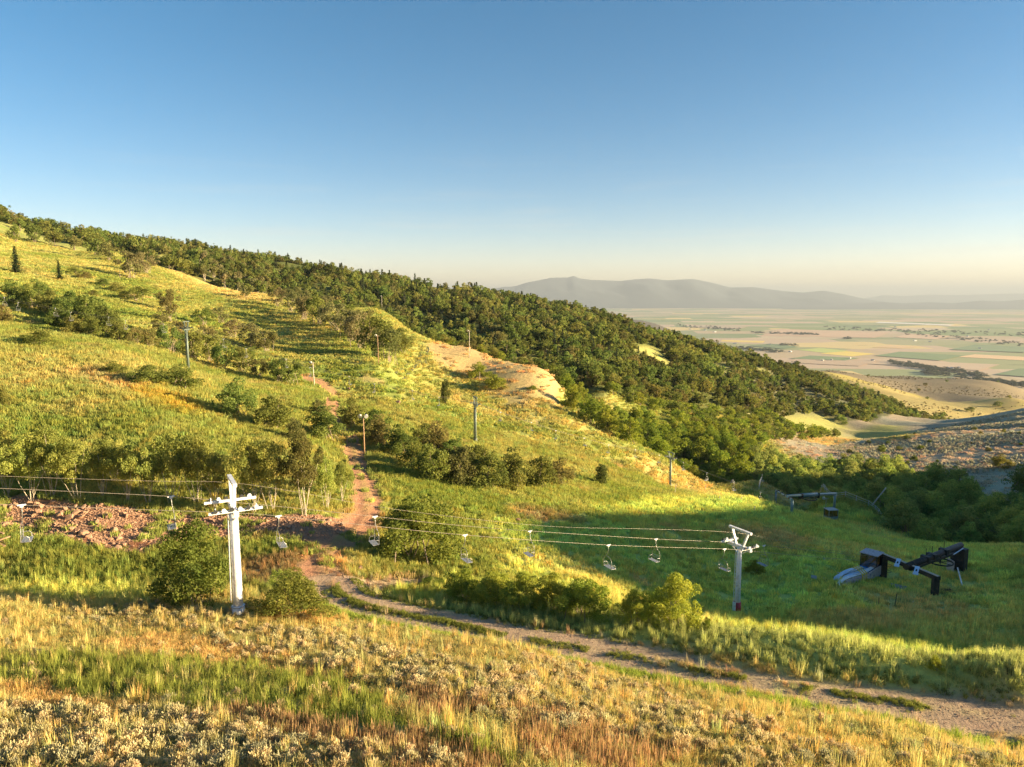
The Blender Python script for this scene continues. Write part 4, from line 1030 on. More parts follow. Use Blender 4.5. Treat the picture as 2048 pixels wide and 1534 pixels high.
wood_protos = [crown_mesh("wood_crown", 400 + i, 620, .060, LI, nclump=16, zlo=.04, clump=(.12, .22), dome=.5)[0] for i in range(5)] + [conifer_mesh("wood_fir", 420 + i, LI, 11, 8, .30, .065) for i in range(2)] + [crown_mesh("wood_aspen", 430, 420, .05, LI, nclump=12, zlo=.3, spread=.3)[0]]
xf, yf, zf, hf = x[far], y[far], z[far], ht[far]
ii = np.where(conif[far], 5 + rng.integers(0, 2, far.sum()), np.where(asp[far], 7, rng.integers(0, 5, far.sum())))
tf = np.where(conif[far][:, None], np.array(FIR)[rng.integers(0, 3, far.sum())], np.array(OAK)[rng.integers(0, 6, far.sum())]) * rng.uniform(.65, 1.25, (far.sum(), 1)) * (1 + .55 * fbm(xf, yf, 34, 3))[:, None]
scatter("distant_wood", wood_protos, np.stack([xf, yf, zf - .2], 1), rng.uniform(0, 6.28, len(xf)), hf * rng.uniform(.95, 1.3, len(xf)), tf, ii, sz=hf)
print("wood", len(x), "objects", len(scene.objects))

# ------------------------------------------------------------------ sagebrush on the near slope
SAGE_ZONES = [
 ("silvery sagebrush in the dense patch filling the bottom left corner", "sagebrush of the bottom left patch", [(-20,1425),(120,1420),(300,1432),(480,1445),(560,1500),(520,1545),(-20,1545)], 84, (.55, .95)),
 ("tawny sagebrush on the crest beside the foot of the tall white tower", "sagebrush on the crest by the tall tower", [(150,1218),(300,1212),(470,1232),(470,1268),(300,1258),(140,1255)], 30, (.45, .8)),
 ("grey-tan sagebrush in the middle band below the tall white tower", "sagebrush of the middle band", [(420,1272),(640,1262),(830,1310),(1000,1372),(1010,1425),(860,1395),(700,1350),(480,1322)], 80, (.5, .95)),
 ("pale sagebrush in the long band running down below the dirt road", "sagebrush of the band below the road", [(960,1392),(1060,1310),(1200,1345),(1330,1400),(1560,1470),(1780,1540),(1500,1545),(1300,1500),(1000,1440)], 110, (.5, 1.0)),
 ("tawny sagebrush along the very bottom edge between the rusty grass", "sagebrush along the bottom edge", [(560,1490),(700,1500),(900,1530),(900,1550),(560,1550)], 22, (.5, .85)),
 ("grey sagebrush in the bottom right corner under the roadside weeds", "sagebrush of the bottom right corner", [(1800,1505),(1900,1500),(2060,1520),(2060,1545),(1780,1545)], 16, (.5, .85)),
]
sage_meshes = [sage_mesh("sage_leaves", 500 + i, 1500, M['sage'], .062) for i in range(5)]
sage_twigs = [stems_mesh("sage_stems", 520 + i, np.random.default_rng(i).normal(size=(10, 3)) * np.array([.22, .22, .1]) + np.array([0, 0, .4]), M['bark'], 9, .014, base=.04) for i in range(2)]
SAGE_C = [(0.557, 0.475, 0.251), (0.592, 0.484, 0.260), (0.503, 0.448, 0.224), (0.574, 0.458, 0.260), (0.448, 0.413, 0.243)]
def sage_cover():
    me = [sage_mesh("cover_leaves", 540 + i, 700, M['grass_i'], .085) for i in range(4)]
    pts_ = []
    for lab, grp, poly, n, _ in SAGE_ZONES:
        w = line_px(poly)[:, :2]; c = w.mean(0); w = c + (w - c) * 1.12; q = rng.uniform(w.min(0), w.max(0), (n * 5, 2)); pts_.append(q[in_poly(q[:, 0], q[:, 1], w)])
    x, y = even_points(420, 16, 46); q = np.stack([x, y], 1)[bilin(fg.astype(np.float32), x, y) > .6]; pts_.append(q)
    q = np.vstack(pts_); r_, s_, a_ = seg_dist(q[:, 0], q[:, 1], ROAD); q = q[s_ < -4.2]
    tint = np.array(SAGE_C)[rng.integers(0, 5, len(q))] * rng.uniform(.75, 1.15, (len(q), 1))
    scatter("sagebrush_cover", me, np.stack([q[:, 0], q[:, 1], H(q[:, 0], q[:, 1])], 1), rng.uniform(0, 6.28, len(q)), rng.uniform(.28, .62, len(q)), tint, rng.integers(0, 4, len(q)))
sage_cover()
def rand_px(poly, n):
    poly = np.array(poly, float); out = []
    lo, hi = poly.min(0), poly.max(0)
    while len(out) < n:
        q = rng.uniform(lo, hi, (n * 2, 2)); k = in_poly(q[:, 0], q[:, 1], poly); out += list(q[k])
    return np.array(out[:n])
for lab, grp, poly, n, (a, b) in SAGE_ZONES:
    w = line_px(poly)[:, :2]
    xs = []; lo, hi = w.min(0), w.max(0); tries = 0
    while len(xs) < n and tries < 6000:
        tries += 1; q = rng.uniform(lo, hi)
        if not in_poly(np.array([q[0]]), np.array([q[1]]), w)[0]: continue
        if any((q[0]-p[0])**2 + (q[1]-p[1])**2 < .36 for p in xs): continue
        xs.append(q)
    for q in xs:
        s = random.uniform(a, b) * .85
        o = empty("sagebrush", (q[0], q[1], float(H(q[0], q[1])) - .03), random.uniform(0, 6.28)); o.scale = (s * random.uniform(1.0, 1.5), s * random.uniform(1.0, 1.4), s)
        tag(o, lab, "shrub", grp)
        c = child("foliage", random.choice(sage_meshes), o); t = random.choice(SAGE_C); j = random.uniform(.8, 1.15); c.color = (t[0] * j, t[1] * j, t[2] * j, 1)
        child("stems", random.choice(sage_twigs), o)

# ------------------------------------------------------------------ rocks of the rubble bank
def rock_mesh(seed):
    import bmesh
    R = np.random.default_rng(seed); bm = bmesh.new()
    for p in unit(R.normal(size=(16, 3))) * R.uniform(.75, 1.0, (16, 1)) * np.array([.5, .5 * R.uniform(.6, .95), .5 * R.uniform(.5, .8)]): bm.verts.new(p)
    bmesh.ops.convex_hull(bm, input=bm.verts)
    loose = [v for v in bm.verts if not v.link_faces]; bmesh.ops.delete(bm, geom=loose, context='VERTS')
    me = bpy.data.meshes.new("rock"); bm.to_mesh(me); bm.free(); me.materials.append(M['rock']); return me
rocks = [rock_mesh(600 + i) for i in range(10)]
def put_rocks(poly, n, lo, hi, lab, grp):
    w = line_px(poly)[:, :2]; a, b = w.min(0), w.max(0); k = 0
    while k < n:
        q = rng.uniform(a, b)
        if not in_poly(np.array([q[0]]), np.array([q[1]]), w)[0]: continue
        k += 1; s = lo * (hi / lo) ** (rng.random() ** 1.8)
        o = link(bpy.data.objects.new("rock", random.choice(rocks))); o.location = (q[0], q[1], float(H(q[0], q[1])) + s * .12)
        o.rotation_euler = (random.uniform(-.5, .5), random.uniform(-.5, .5), random.uniform(0, 6.28)); o.scale = (s, s, s * random.uniform(.8, 1.2)); tag(o, lab, "rock", grp)
put_rocks([(0,1000),(130,1005),(300,1020),(330,1060),(300,1105),(200,1095),(60,1065),(0,1052)], 150, .32, 1.1, "rust-coloured rock in the left half of the rubble bank", "rocks in the left half of the rubble bank")
put_rocks([(330,1035),(440,1040),(500,1045),(520,1062),(440,1072),(350,1080)], 36, .25, .7, "rust-coloured rock in the rubble behind the big bush", "rocks in the rubble behind the big bush")
put_rocks([(500,1035),(600,1042),(688,1045),(685,1062),(640,1086),(580,1084),(530,1062)], 90, .28, .75, "grey-brown rock in the rubble pile ending at the dirt track", "rocks of the pile beside the dirt track")
put_rocks([(50,1112),(95,1112),(98,1128),(55,1128)], 9, .3, .6, "pale rock in the small heap on the grass below the rubble bank", "small rock heap below the rubble bank")
put_rocks([(500,1095),(610,1095),(600,1115),(520,1115)], 10, .3, .6, "stray rock lying in the grass below the pile by the track", "stray rocks below the pile")
w = line_px(RUBBLE_PX)[:, :2]; _lo, _hi = w.min(0), w.max(0); q = rng.uniform(_lo, _hi, (9000, 2)); q = q[in_poly(q[:, 0], q[:, 1], w)]
mR = [rock_mesh(700 + i) for i in range(4)]
scatter("rubble", mR, np.stack([q[:, 0], q[:, 1], H(q[:, 0], q[:, 1])], 1), rng.uniform(0, 6.28, len(q)), rng.uniform(.10, .36, len(q)), np.ones((len(q), 3)), rng.integers(0, 4, len(q)), tilt=.5)
# small stones strewn over the road and track
def strew(line, half, n):
    k = rng.integers(0, len(line) - 1, n); f = rng.random((n, 1)); p = line[k] * (1 - f) + line[k + 1] * f
    return p[:, :2] + rng.normal(size=(n, 2)) * half
q = np.vstack([strew(ROAD, .95, 2600), strew(TRACK, .8, 1200)])
scatter("gravel", mR, np.stack([q[:, 0], q[:, 1], H(q[:, 0], q[:, 1])], 1), rng.uniform(0, 6.28, len(q)), rng.uniform(.03, .12, len(q)), np.ones((len(q), 3)), rng.integers(0, 4, len(q)), tilt=.5)
def lone_rock(px, py, s, lab):
    p, d = hit1(px, py); o = link(bpy.data.objects.new("boulder", rocks[random.randrange(10)])); o.location = p + Vector((0, 0, s * .25)); o.scale = (s, s, s * 1.1); o.rotation_euler = (.2, .1, random.uniform(0, 6)); tag(o, lab, "rock")
lone_rock(1036, 1046, 1.0, "brown boulder alone on the sunlit meadow above the lift chairs")
lone_rock(720, 1142, .8, "brown boulder in the tall grass by the track bend")
lone_rock(797, 808, 1.6, "reddish boulder on the meadow left of the column-shaped juniper")
lone_rock(698, 781, 1.5, "reddish boulder at the edge of the upper dirt track")

# ------------------------------------------------------------------ the near chairlift
B1, t1 = hit1(477, 1228); B2, t2 = hit1(1474, 1221)
DIR = Vector((B2.x - B1.x, B2.y - B1.y, 0)).normalized(); PERP = Vector((-DIR.y, DIR.x, 0)); HEAD = math.atan2(DIR.y, DIR.x)
GAUGE = 1.2
def line_point(px, py, off, base=None, d=None, perp=None):
    """point of the straight lift line (shifted sideways by off) in the sight plane px, at the height seen at py"""
    base = B1 if base is None else base; d = DIR if d is None else d; perp = PERP if perp is None else perp
    b = base + perp * off; r = ray(px, py)
    # b.xy + d.xy*s = r.xy*k
    det = d.x * -r[1] + d.y * r[0]
    s = ((-b.x) * -r[1] + b.y * -r[0]) / det
    s = (-b.x * -r[1] - (-b.y) * -r[0]) / det
    k = (b.x + d.x * s) / r[0] if abs(r[0]) > .02 else (b.y + d.y * s) / r[1]
    return Vector((b.x + d.x * s, b.y + d.y * s, float(r[2]) * k))

def cable(points, r, name, label, group):
    pts_ = [Vector(p) for p in smooth_line([tuple(p) for p in points], 5)]
    o = MB().tube(pts_, r, 6).build(name, M['cable'], None, True); tag(o, label, "cable", group); return o

def lift_tower(B, h_arm, h_top, r0, r1, label, red=False, head=HEAD, mat='white', arm=1.25, wheels=4, name="lift_tower", group=None, taper_base=True):
    o = empty(name, B, head); tag(o, label, "lift tower", group)
    m = M[mat]
    MB().tube([(0, 0, -.4), (0, 0, h_arm * .5), (0, 0, h_arm)], [r0, (r0 + r1) / 2, r1], 18).build("mast", m, o, True)
    bh = .85 if red else .085 * h_arm
    mb = MB().tube([(0, 0, -.5), (0, 0, bh)], [r0 * 1.28, r0 * 1.28], 20)
    mb.build("base_collar", M['red'] if red else m, o, True)
    if not red:
        MB().ring((0, 0, bh * .95), (0, 0, 1), r0 * 1.3, .03).ring((0, 0, bh * .2), (0, 0, 1), r0 * 1.3, .03).build("base_bands", M['concrete'], o)
    else:
        MB().box((-r0 * 1.5, 0, bh * .5), (.12, .3, bh * 1.1)).build("junction_box", m, o)
    MB().box((0, 0, h_arm + .08), (.30, 2 * arm + .25, .30)).build("crossarm", m, o)
    MB().bar((0, .25, h_arm - .55), (0, arm * .8, h_arm - .02), .08, .08).bar((0, -.25, h_arm - .55), (0, -arm * .8, h_arm - .02), .08, .08).build("arm_brace", m, o)
    top = h_top - .12; w = arm * .78
    for s in (-1, 1): MB().bar((0, s * .42, h_arm + .2), (0, s * w, top - .04), .20, .17).build("frame_strut", m, o)
    MB().bar((0, -w - .35, top), (0, w + .35, top), .24, .20).build("lifting_beam", m, o)
    # ladder on the uphill side
    for s in (-.17, .17): MB().bar((-r0 - .09, s, .9), (-r1 - .08, s, h_arm - .1), .035, .035).build("ladder_rail", m, o)
    n = int(h_arm / .36)
    for i in range(3, n):
        z = i * .36; rr = r0 + (r1 - r0) * z / h_arm
        MB().bar((-rr - .09, -.17, z), (-rr - .09, .17, z), .03, .03).build("ladder_rung", m, o)
    for s in (-1, 1):
        L = .46 * wheels / 2
        tr = MB().bar((-L - .15, s * arm, h_arm + .30), (L + .15, s * arm, h_arm + .30), .13, .15).build("sheave_train", m, o)
        for i in range(wheels):
            x_ = -L + .23 + i * .46
            c = Vector((x_, s * (arm + .12), h_arm + .42))
            MB().tube([c - Vector((0, .05, 0)), c + Vector((0, .05, 0))], .125, 14).build("sheave_wheel", m if i % 2 else M['rubber'], tr)
        for i in (0, wheels - 1):
            x_ = -L + .23 + i * .46
            MB().bar((x_, s * arm - .1, h_arm + .36), (x_, s * arm - .1, h_arm + .62), .05, .05).build("cable_catcher", m, tr)
        MB().bar((0, s * arm, h_arm + .1), (0, s * arm, h_arm + .34), .16, .16).build("train_pivot", m, tr)
    return o
def px_h(t, a, b): return (a - b) * t / FPX * 1.05
H1A, H1T = px_h(t1, 1226, 1022), px_h(t1, 1226, 962)
H2A, H2T = px_h(t2, 1221, 1096), px_h(t2, 1221, 1060)
lift_tower(B1, H1A, H1T, .31, .25, "tall white steel lift tower with crossarm, standing on the grassy crest beside the big bush", wheels=6)
lift_tower(B2, H2A, H2T, .27, .22, "white lift tower with a red band at its foot, standing in the shaded bowl", True)

NEARC = [(-160,1003),(43,1010),(250,1018),(473,1026),(557,1032),(700,1047),(930,1070),(1217,1090),(1450,1098),(1500,1102),(1600,1111),(1720,1121)]
FARC = [(-160,970),(100,981),(342,993),(462,1004),(600,1017),(750,1033),(900,1049),(1060,1062),(1312,1078),(1443,1084),(1530,1091),(1700,1109)]
COMM = [(-160,942),(0,952),(300,962),(457,965),(600,985),(800,1020),(1090,1052),(1300,1058),(1476,1066),(1600,1090),(1738,1112)]
nc = [line_point(a, b, -GAUGE) for a, b in NEARC]; fc = [line_point(a, b, GAUGE) for a, b in FARC]; cc = [line_point(a, b, 0) for a, b in COMM]
cable(nc, .014, "haul_cable", "near strand of the steel haul cable carrying chairs between the white towers", "chairlift haul cable strands")
cable(fc, .014, "haul_cable", "far strand of the steel haul cable carrying chairs between the white towers", "chairlift haul cable strands")
cable(cc, .010, "signal_cable", "thin uppermost wire running over the tops of the white towers", None)

def make_chair():
    """hangs from the origin (grip on the cable), faces +x, seat across y"""
    o = empty("lift_chair", (0, 0, 0))
    st = M['steel']
    MB().box((0, 0, 0), (.42, .07, .08)).box((0, 0, -.07), (.16, .1, .12)).build("grip", M['white'], o)
    MB().tube([(0, 0, -.05), (0, 0, -.45), (-.02, .06, -.72), (-.05, .20, -.92), (-.06, .30, -1.02)], .022, 8).build("hanger", st, o, True)
    MB().tube([(-.06, -.56, -2.0), (-.08, -.57, -1.45), (-.07, -.42, -1.12), (-.06, 0, -1.03), (-.06, .30, -1.02), (-.07, .50, -1.14), (-.08, .57, -1.45), (-.06, .56, -2.0)], .017, 8).build("bail", st, o, True)
    mb = MB().tube([(-.08, -.56, -1.55), (-.10, -.56, -2.02), (.36, -.56, -2.06)], .02, 6).tube([(-.08, .56, -1.55), (-.10, .56, -2.02), (.36, .56, -2.06)], .02, 6); mb.build("seat_frame", st, o)
    for i in range(5): MB().box((-.04 + i * .10, 0, -2.04), (.08, 1.10, .025)).build("seat_slat", M['seat'], o)
    for z_ in (-1.60, -1.80): MB().tube([(-.10, -.55, z_), (-.10, .55, z_)], .018, 6).build("back_rail", st, o)
    for s in (-1, 1): MB().tube([(-.08, s * .56, -1.72), (.20, s * .58, -1.70), (.32, s * .57, -1.82), (.33, s * .56, -2.05)], .018, 6).build("armrest", st, o)
    return o
proto = make_chair(); used = [False]
def hang_chair(p, rz, label, group=None, sc=1.0):
    if used[0]: c = copy_tree(proto)
    else: c = proto; used[0] = True
    c.location = p; c.rotation_euler = (random.uniform(-.03, .03), random.uniform(-.05, .05), rz); c.scale = (sc, sc, sc)
    for k in ("label", "category", "group"):
        if k in c: del c[k]
    tag(c, label, "chair", group); return c
CHAIRS = [(43,1010,-GAUGE,0,"hanging lift chair nearest the planks at the picture's left edge, over the rubble"), (342,993,GAUGE,1,"hanging lift chair dangling behind the big bush, over the rubble bank"), (557,1032,-GAUGE,0,"hanging lift chair just right of the tall white tower"),
          (750,1033,GAUGE,1,"hanging lift chair in front of the dirt track and the large dark bush"), (930,1070,-GAUGE,0,"hanging lift chair at the right edge of the large dark bush"), (1060,1062,GAUGE,1,"hanging lift chair over the sunlit meadow between the two bushes"),
          (1217,1090,-GAUGE,0,"hanging lift chair over the first shaded grass above the roadside bushes"), (1312,1078,GAUGE,1,"hanging lift chair midway over the shaded bowl, on the far strand"), (1449,1098,-GAUGE,0,"hanging lift chair right beside the red-banded tower"), (1528,1091,GAUGE,1,"lift chair hanging just beyond the red-banded tower")]
for px, py, off, back, lab in CHAIRS:
    p = line_point(px, py, off); hang_chair(p, HEAD + (math.pi if back else 0), lab, None, .92)

# ------------------------------------------------------------------ black drive terminal in the bowl
def post(mb, P, h, r): return mb.tube([(P.x, P.y, P.z - .4), (P.x, P.y, P.z + h)], r, 12)
PL, tl = hit1(1765, 1153); PR, tr_ = hit1(1869, 1191); PB, tb = hit1(1916, 1142)
term = empty("drive_terminal", PL); tag(term, "collapsed black steel lift terminal with bullwheel, standing in the shaded bowl", "lift terminal")
def loc(p): return Vector(p) - PL
zt = PL.z + px_h(tl, 1153, 1112); zr = PR.z + px_h(tr_, 1191, 1155); ztop = zt
bs_ = M['black_steel']
MB().bar(loc((PL.x, PL.y, PL.z - .4)), loc((PL.x, PL.y, zt)), .62, .62, (0, 1, 0)).build("post", bs_, term)
MB().bar(loc((PR.x, PR.y, PR.z - .4)), loc((PR.x, PR.y, zr)), .55, .55, (0, 1, 0)).build("post", bs_, term)
a_, b_ = Vector((PL.x, PL.y, zt)), Vector((PR.x, PR.y, zr)); ab = (b_ - a_).normalized()
MB().bar(loc(a_ - ab * .4), loc(b_ + ab * .35), .5, .42).build("portal_beam", bs_, term)
MB().bar(loc(a_ - ab * .3 + Vector((0, 0, .235))), loc(b_ + ab * .3 + Vector((0, 0, .235))), .30, .04).build("beam_cap", M['wood'], term)
zb = PB.z + px_h(tb, 1142, 1094)
mid = a_.lerp(b_, .52)
back = Vector((PB.x, PB.y, zb)); bd = (back - mid).normalized()
MB().box(loc((PB.x, PB.y, (PB.z + zb) / 2 - .3)), (.85, 1.5, zb - PB.z + .4), Matrix.Rotation(math.atan2(bd.y, bd.x), 3, 'Z')).build("rear_pillar", bs_, term)
MB().tube([loc(mid - bd * .8 + Vector((0, 0, .15))), loc(back + bd * .2 + Vector((0, 0, .15)))], .34, 14).build("boom", bs_, term, True)
MB().bar(loc(mid + Vector((0, 0, -.35))), loc(back + Vector((0, 0, -.55))), .28, .22).build("lower_rail", bs_, term)
for f_ in (.30, .42, .66):
    c_ = mid.lerp(back, f_) + Vector((0, 0, .2)); MB().box(loc(c_), (.5, .95, .62), Matrix.Rotation(math.atan2(bd.y, bd.x), 3, 'Z')).build("boom_clamp", bs_, term)
    MB().tube([loc(c_), loc(c_ + Vector((0, 0, 1.15)))], .03, 5).build("vent_rod", bs_, term)
wc = mid.lerp(back, .60) + Vector((0, 0, -.85))
wh = MB().ring(loc(wc), (0, 0, 1), 1.25, .09, 30, 8).build("bullwheel", bs_, term, True)
for k in range(6):
    a = k * math.pi / 3; MB().bar(loc(wc), loc(wc + Vector((math.cos(a) * 1.22, math.sin(a) * 1.22, 0))), .08, .06).build("spoke", bs_, wh)
MB().tube([loc(wc + Vector((0, 0, -.15))), loc(wc + Vector((0, 0, .9)))], .10, 8).build("axle", bs_, wh)
side = Vector((bd.y, -bd.x, 0))
MB().box(loc(PB + Vector((-1.1, -.3, .75))), (.06, 1.3, 1.5)).build("side_panel", M['panel_grey'], term)
MB().bar(loc(mid.lerp(back, .72) + side * .75 + Vector((0, 0, -.05))), loc(mid.lerp(back, .95) + side * .6 + Vector((0, 0, .12))), .10, .06).build("light_batten", M['pale_blue'], term)
for f_, k_ in ((.30, 1.0), (.66, 1.0)):
    c_ = a_.lerp(b_, f_) + Vector((0, 0, .28)); d_ = Vector((-.55, -.75, -.18)).normalized()
    pn = MB().bar(loc(c_ + d_ * -.15), loc(c_ + d_ * 1.2), .42, .06).build("guide_panel", M['pale_blue'], term)
    MB().bar(loc(c_ + d_ * .55 + Vector((0, 0, .04))), loc(c_ + d_ * .95 + Vector((0, 0, .04))), .14, .03).build("slot", M['rubber'], pn)
    MB().bar(loc(c_ + d_ * 1.2), loc(c_ + d_ * 1.5 + Vector((0, 0, -.05))), .5, .05).build("panel_tip", M['pale_blue'], pn)
for k in range(3):
    z_ = PL.z + .7 + k * .7; MB().ring(loc((PL.x + .35, PL.y - .2, z_)), (0, 0, 1), .42, .025, 16, 5).build("safety_hoop", bs_, term)

def booth(px, py, w, dth, h, rz, label, mats):
    p, d = hit1(px, py); o = empty("control_booth", p, rz); tag(o, label, "booth")
    lower, frame, roof = mats
    MB().box((0, 0, h * .2), (w, dth, h * .42)).build("lower_wall", lower, o)
    for sx in (-1, 1):
        for sy in (-1, 1): MB().box((sx * (w / 2 - .05), sy * (dth / 2 - .05), h * .68), (.09, .09, h * .56)).build("corner_post", frame, o)
    for s in (-1, 1):
        p1 = MB().box((0, s * (dth / 2 - .05), h * .68), (w - .2, .02, h * .54)).build("window_pane", M['glass'], o)
        MB().box((s * (w / 2 - .05), 0, h * .68), (.02, dth - .2, h * .54)).build("window_pane", M['glass'], o)
        MB().box((0, s * (dth / 2), h * .425), (w + .04, .08, .07)).build("sill", frame, o)
    MB().box((0, 0, h * .985), (w + .16, dth + .16, .09)).build("roof", roof, o)
    return o
booth(1741, 1149, 1.75, 1.75, 2.6, .75, "control booth with blue lower wall and brown-tinted windows beside the black terminal", (M['blue'], M['black_steel'], M['panel_grey']))

# heap of pale boards strapped in yellow
_ha, _ = hit1(1672, 1170); _hb, _ = hit1(1752, 1152); hp = (_ha + _hb) / 2
heap = empty("board_heap", hp, math.atan2(_hb.y - _ha.y, _hb.x - _ha.x)); heap.rotation_euler.x = 0; _k = (_hb - _ha).length / 4.6; heap.scale = (_k, _k * .75, _k * .55); tag(heap, "heap of curved pale blue boards bound with yellow straps beside the blue booth", "board heap")
for k, (y0, z0, tw, ln, mt, cv) in enumerate([(-.45, .35, 1.0, 4.6, 'panel_grey', .0), (.1, .45, .9, 3.6, 'pale_blue', .45), (.45, .55, .8, 3.2, 'pale_blue', .6), (-.1, .72, .25, 4.4, 'white', .1), (.75, .35, .5, 3.0, 'pale_blue', .3)]):
    pts_ = [(-ln / 2 + ln * i / 8, y0 + .12 * math.sin(i), z0 + cv * math.sin(math.pi * i / 8) - (.25 if i == 0 else 0)) for i in range(9)]
    mb = MB()
    for p0, p1 in zip(pts_[:-1], pts_[1:]): mb.bar(p0, p1, .07 if mt == 'panel_grey' else .30, (tw if mt == 'panel_grey' else .06))
    mb.build("board", M[mt], heap)
for s in (-.18, .05, .26): MB().tube([(s, -.62, .05), (s + .05, -.55, .95), (s + .2, 0, 1.28), (s + .3, .5, 1.2), (s + .35, .9, .2)], .045, 6).build("strap", M['yellow'], heap)

def plank(px0, py0, px1, py1, w, th, mat, label, name="plank", lift=.05, cat="plank", z1=0.0):
    a, _ = hit1(px0, py0); b, _ = hit1(px1, py1); c = (a + b) / 2
    o = MB().bar(a - c + Vector((0, 0, lift)), b - c + Vector((0, 0, lift + z1)), w, th).build(name, M[mat]); o.location = c; tag(o, label, cat); return o
plank(1806, 1153, 1823, 1157, .18, .08, 'wood', "short pale plank lying in the grass under the black terminal beam")
plank(1675, 1152, 1692, 1158, .16, .08, 'wood', "pale plank poking out behind the strapped board heap", lift=.4)
plank(1924, 1176, 1914, 1149, .12, .10, 'white', "long white pole leaning in the grass beside the terminal's rear pillar", "fallen_pole", .3, "pole", .5)
plank(1836, 1200, 1824, 1206, .15, .1, 'concrete', "tiny pale scrap lying near the terminal's front post", "scrap", .05, "scrap")
for i, (a, b, c, d) in enumerate([(-14,1074,17,1086),(-16,1080,18,1094),(-16,1088,10,1099),(-12,1070,8,1076),(-10,1095,20,1084)]):
    plank(a, b, c, d, .2, .1, 'pole_wood', "tan lumber plank in the stack at the left picture edge below the rubble", "lumber_plank", .12 + .1 * i)["group"] = "stacked lumber planks"
# fallen chair seats in the grass
def fallen(px, py, label, rz):
    p, d = hit1(px, py); o = empty("wrecked_chair", p + Vector((0, 0, .18)), rz); o.rotation_euler = (.35, .1, rz); tag(o, label, "chair seat")
    for i in range(4): MB().box((0, -.2 + i * .13, 0), (1.5, .11, .05)).build("slat", M['seat'], o)
    for s in (-.6, .6): MB().box((s, 0, -.05), (.06, .5, .05)).build("bearer", M['steel'], o)
fallen(1798, 1176, "wrecked slatted chair seat lying in the grass in front of the black terminal", -.35)
fallen(1637, 1159, "wrecked slatted chair seat left of the strapped board heap", -.3)
fallen(1660, 1123, "far wrecked slatted seat lying between the two terminals", .1)
# brush heap
p, d = hit1(1897, 1186)
mb = MB(); R = np.random.default_rng(77)
for i in range(240):
    a = R.uniform(0, 6.28); r = R.uniform(0, .95); b = Vector((math.cos(a) * r, math.sin(a) * r * .8, R.uniform(0, .45 * (1 - r * .6)))); e = b + Vector(R.normal(size=3) * np.array([.3, .3, .16])); e.z = max(e.z, .02)
    mb.tube([b, e], [.014, .006], 4, False)
o = mb.build("brush_heap", M['twig']); o.location = p; tag(o, "round heap of dead brown brush in front of the black terminal", "brush heap", kind=None)
# thin stakes
def stake(px, py, hpx, mat, label, r=.03, lean=0.0, name="stake", group=None, cat="stake"):
    p, d = hit1(px, py); h = hpx * d / FPX
    o = MB().tube([(0, 0, -.2), (lean * h, 0, h)], r, 6).build(name, M[mat]); o.location = p; tag(o, label, cat, group); return o
stake(1757, 1214, 20, 'black_steel', "thin dark post left of its pair below the black terminal"); stake(1789, 1212, 25, 'black_steel', "thin dark post right of its pair below the black terminal", lean=.12)
for px, py, h_, lab in [(1349,990,22,"pale leaning stake at the foot of the far right green tower"),(1410,980,11,"pale stake on the shadow edge left of the fence corner"),(1438,1003,11,"pale stake in the shaded grass, second from the far green tower"),(1482,1003,10,"pale stake in the shaded grass nearest the grey terminal"),(1508,1024,12,"lowest pale stake in front of the grey terminal")]:
    stake(px, py, h_, 'wood', lab, .06, .12)
stake(1838, 1090, 6, 'white', "tiny white marker post at the edge of the shaded thicket", .09)

# ------------------------------------------------------------------ grey-green return terminal, its booth, rail fence
Q1, s1 = hit1(1551, 1010); Q2, s2 = hit1(1583, 1030); Q3, s3 = hit1(1668, 1020)
rt = empty("return_terminal", Q2); tag(rt, "slate blue steel lift return terminal with long beam and bullwheel inside the fence", "lift terminal")
loc2 = lambda p: Vector(p) - Q2
ss2 = M['slate_steel']
tops = [Vector((Q.x, Q.y, Q.z + px_h(s_, b, a))) for Q, s_, b, a in ((Q1, s1, 1010, 982), (Q2, s2, 1030, 1001), (Q3, s3, 1020, 988))]
for Q, T in zip((Q1, Q2, Q3), tops): MB().tube([loc2((Q.x, Q.y, Q.z - .4)), loc2(T)], .24, 12).build("post", ss2, rt, True)
e0 = (tops[1] - tops[0]).normalized()
MB().tube([loc2(tops[0] - e0 * .4), loc2(tops[1] + e0 * .3)], .20, 10).build("cross_beam", ss2, rt, True)
m0 = tops[0].lerp(tops[1], .72) + Vector((0, 0, .2)); e1 = (tops[2] - m0).normalized()
MB().tube([loc2(m0 - e1 * .3), loc2(tops[2] + e1 * .25)], .27, 14).build("long_beam", ss2, rt, True)
MB().tube([loc2(m0.lerp(tops[2], .28)), loc2(m0.lerp(tops[2], .62))], .37, 14).build("beam_sleeve", ss2, rt, True)
for f_ in (.28, .62): MB().box(loc2(m0.lerp(tops[2], f_) - Vector((0, 0, .15))), (.25, .9, 1.0), Matrix.Rotation(math.atan2(e1.y, e1.x), 3, 'Z')).build("hanger_bracket", M['black_steel'], rt)
wc2 = m0.lerp(tops[2], .46) - Vector((0, 0, .75))
w2 = MB().ring(loc2(wc2), (0, 0, 1), 1.25, .10, 28, 8).build("bullwheel", M['black_steel'], rt, True)
for k in range(6): a = k * math.pi / 3 + .2; MB().bar(loc2(wc2), loc2(wc2 + Vector((math.cos(a) * 1.2, math.sin(a) * 1.2, 0))), .08, .06).build("spoke", M['black_steel'], w2)
for k in range(4):
    c_ = tops[0].lerp(tops[1], .15 + .25 * k) + Vector((0, 0, .1)); MB().tube([loc2(c_ + Vector((-.3, 0, 0))), loc2(c_ + Vector((.3, 0, .1)))], .2, 8).build("sheave_wheel", M['black_steel'], rt)
booth(1661, 1041, 1.9, 1.7, 2.3, .15, "small dark operator hut with pale flat roof beside the slate blue terminal", (M['slate_steel'], M['slate_steel'], M['roof']))
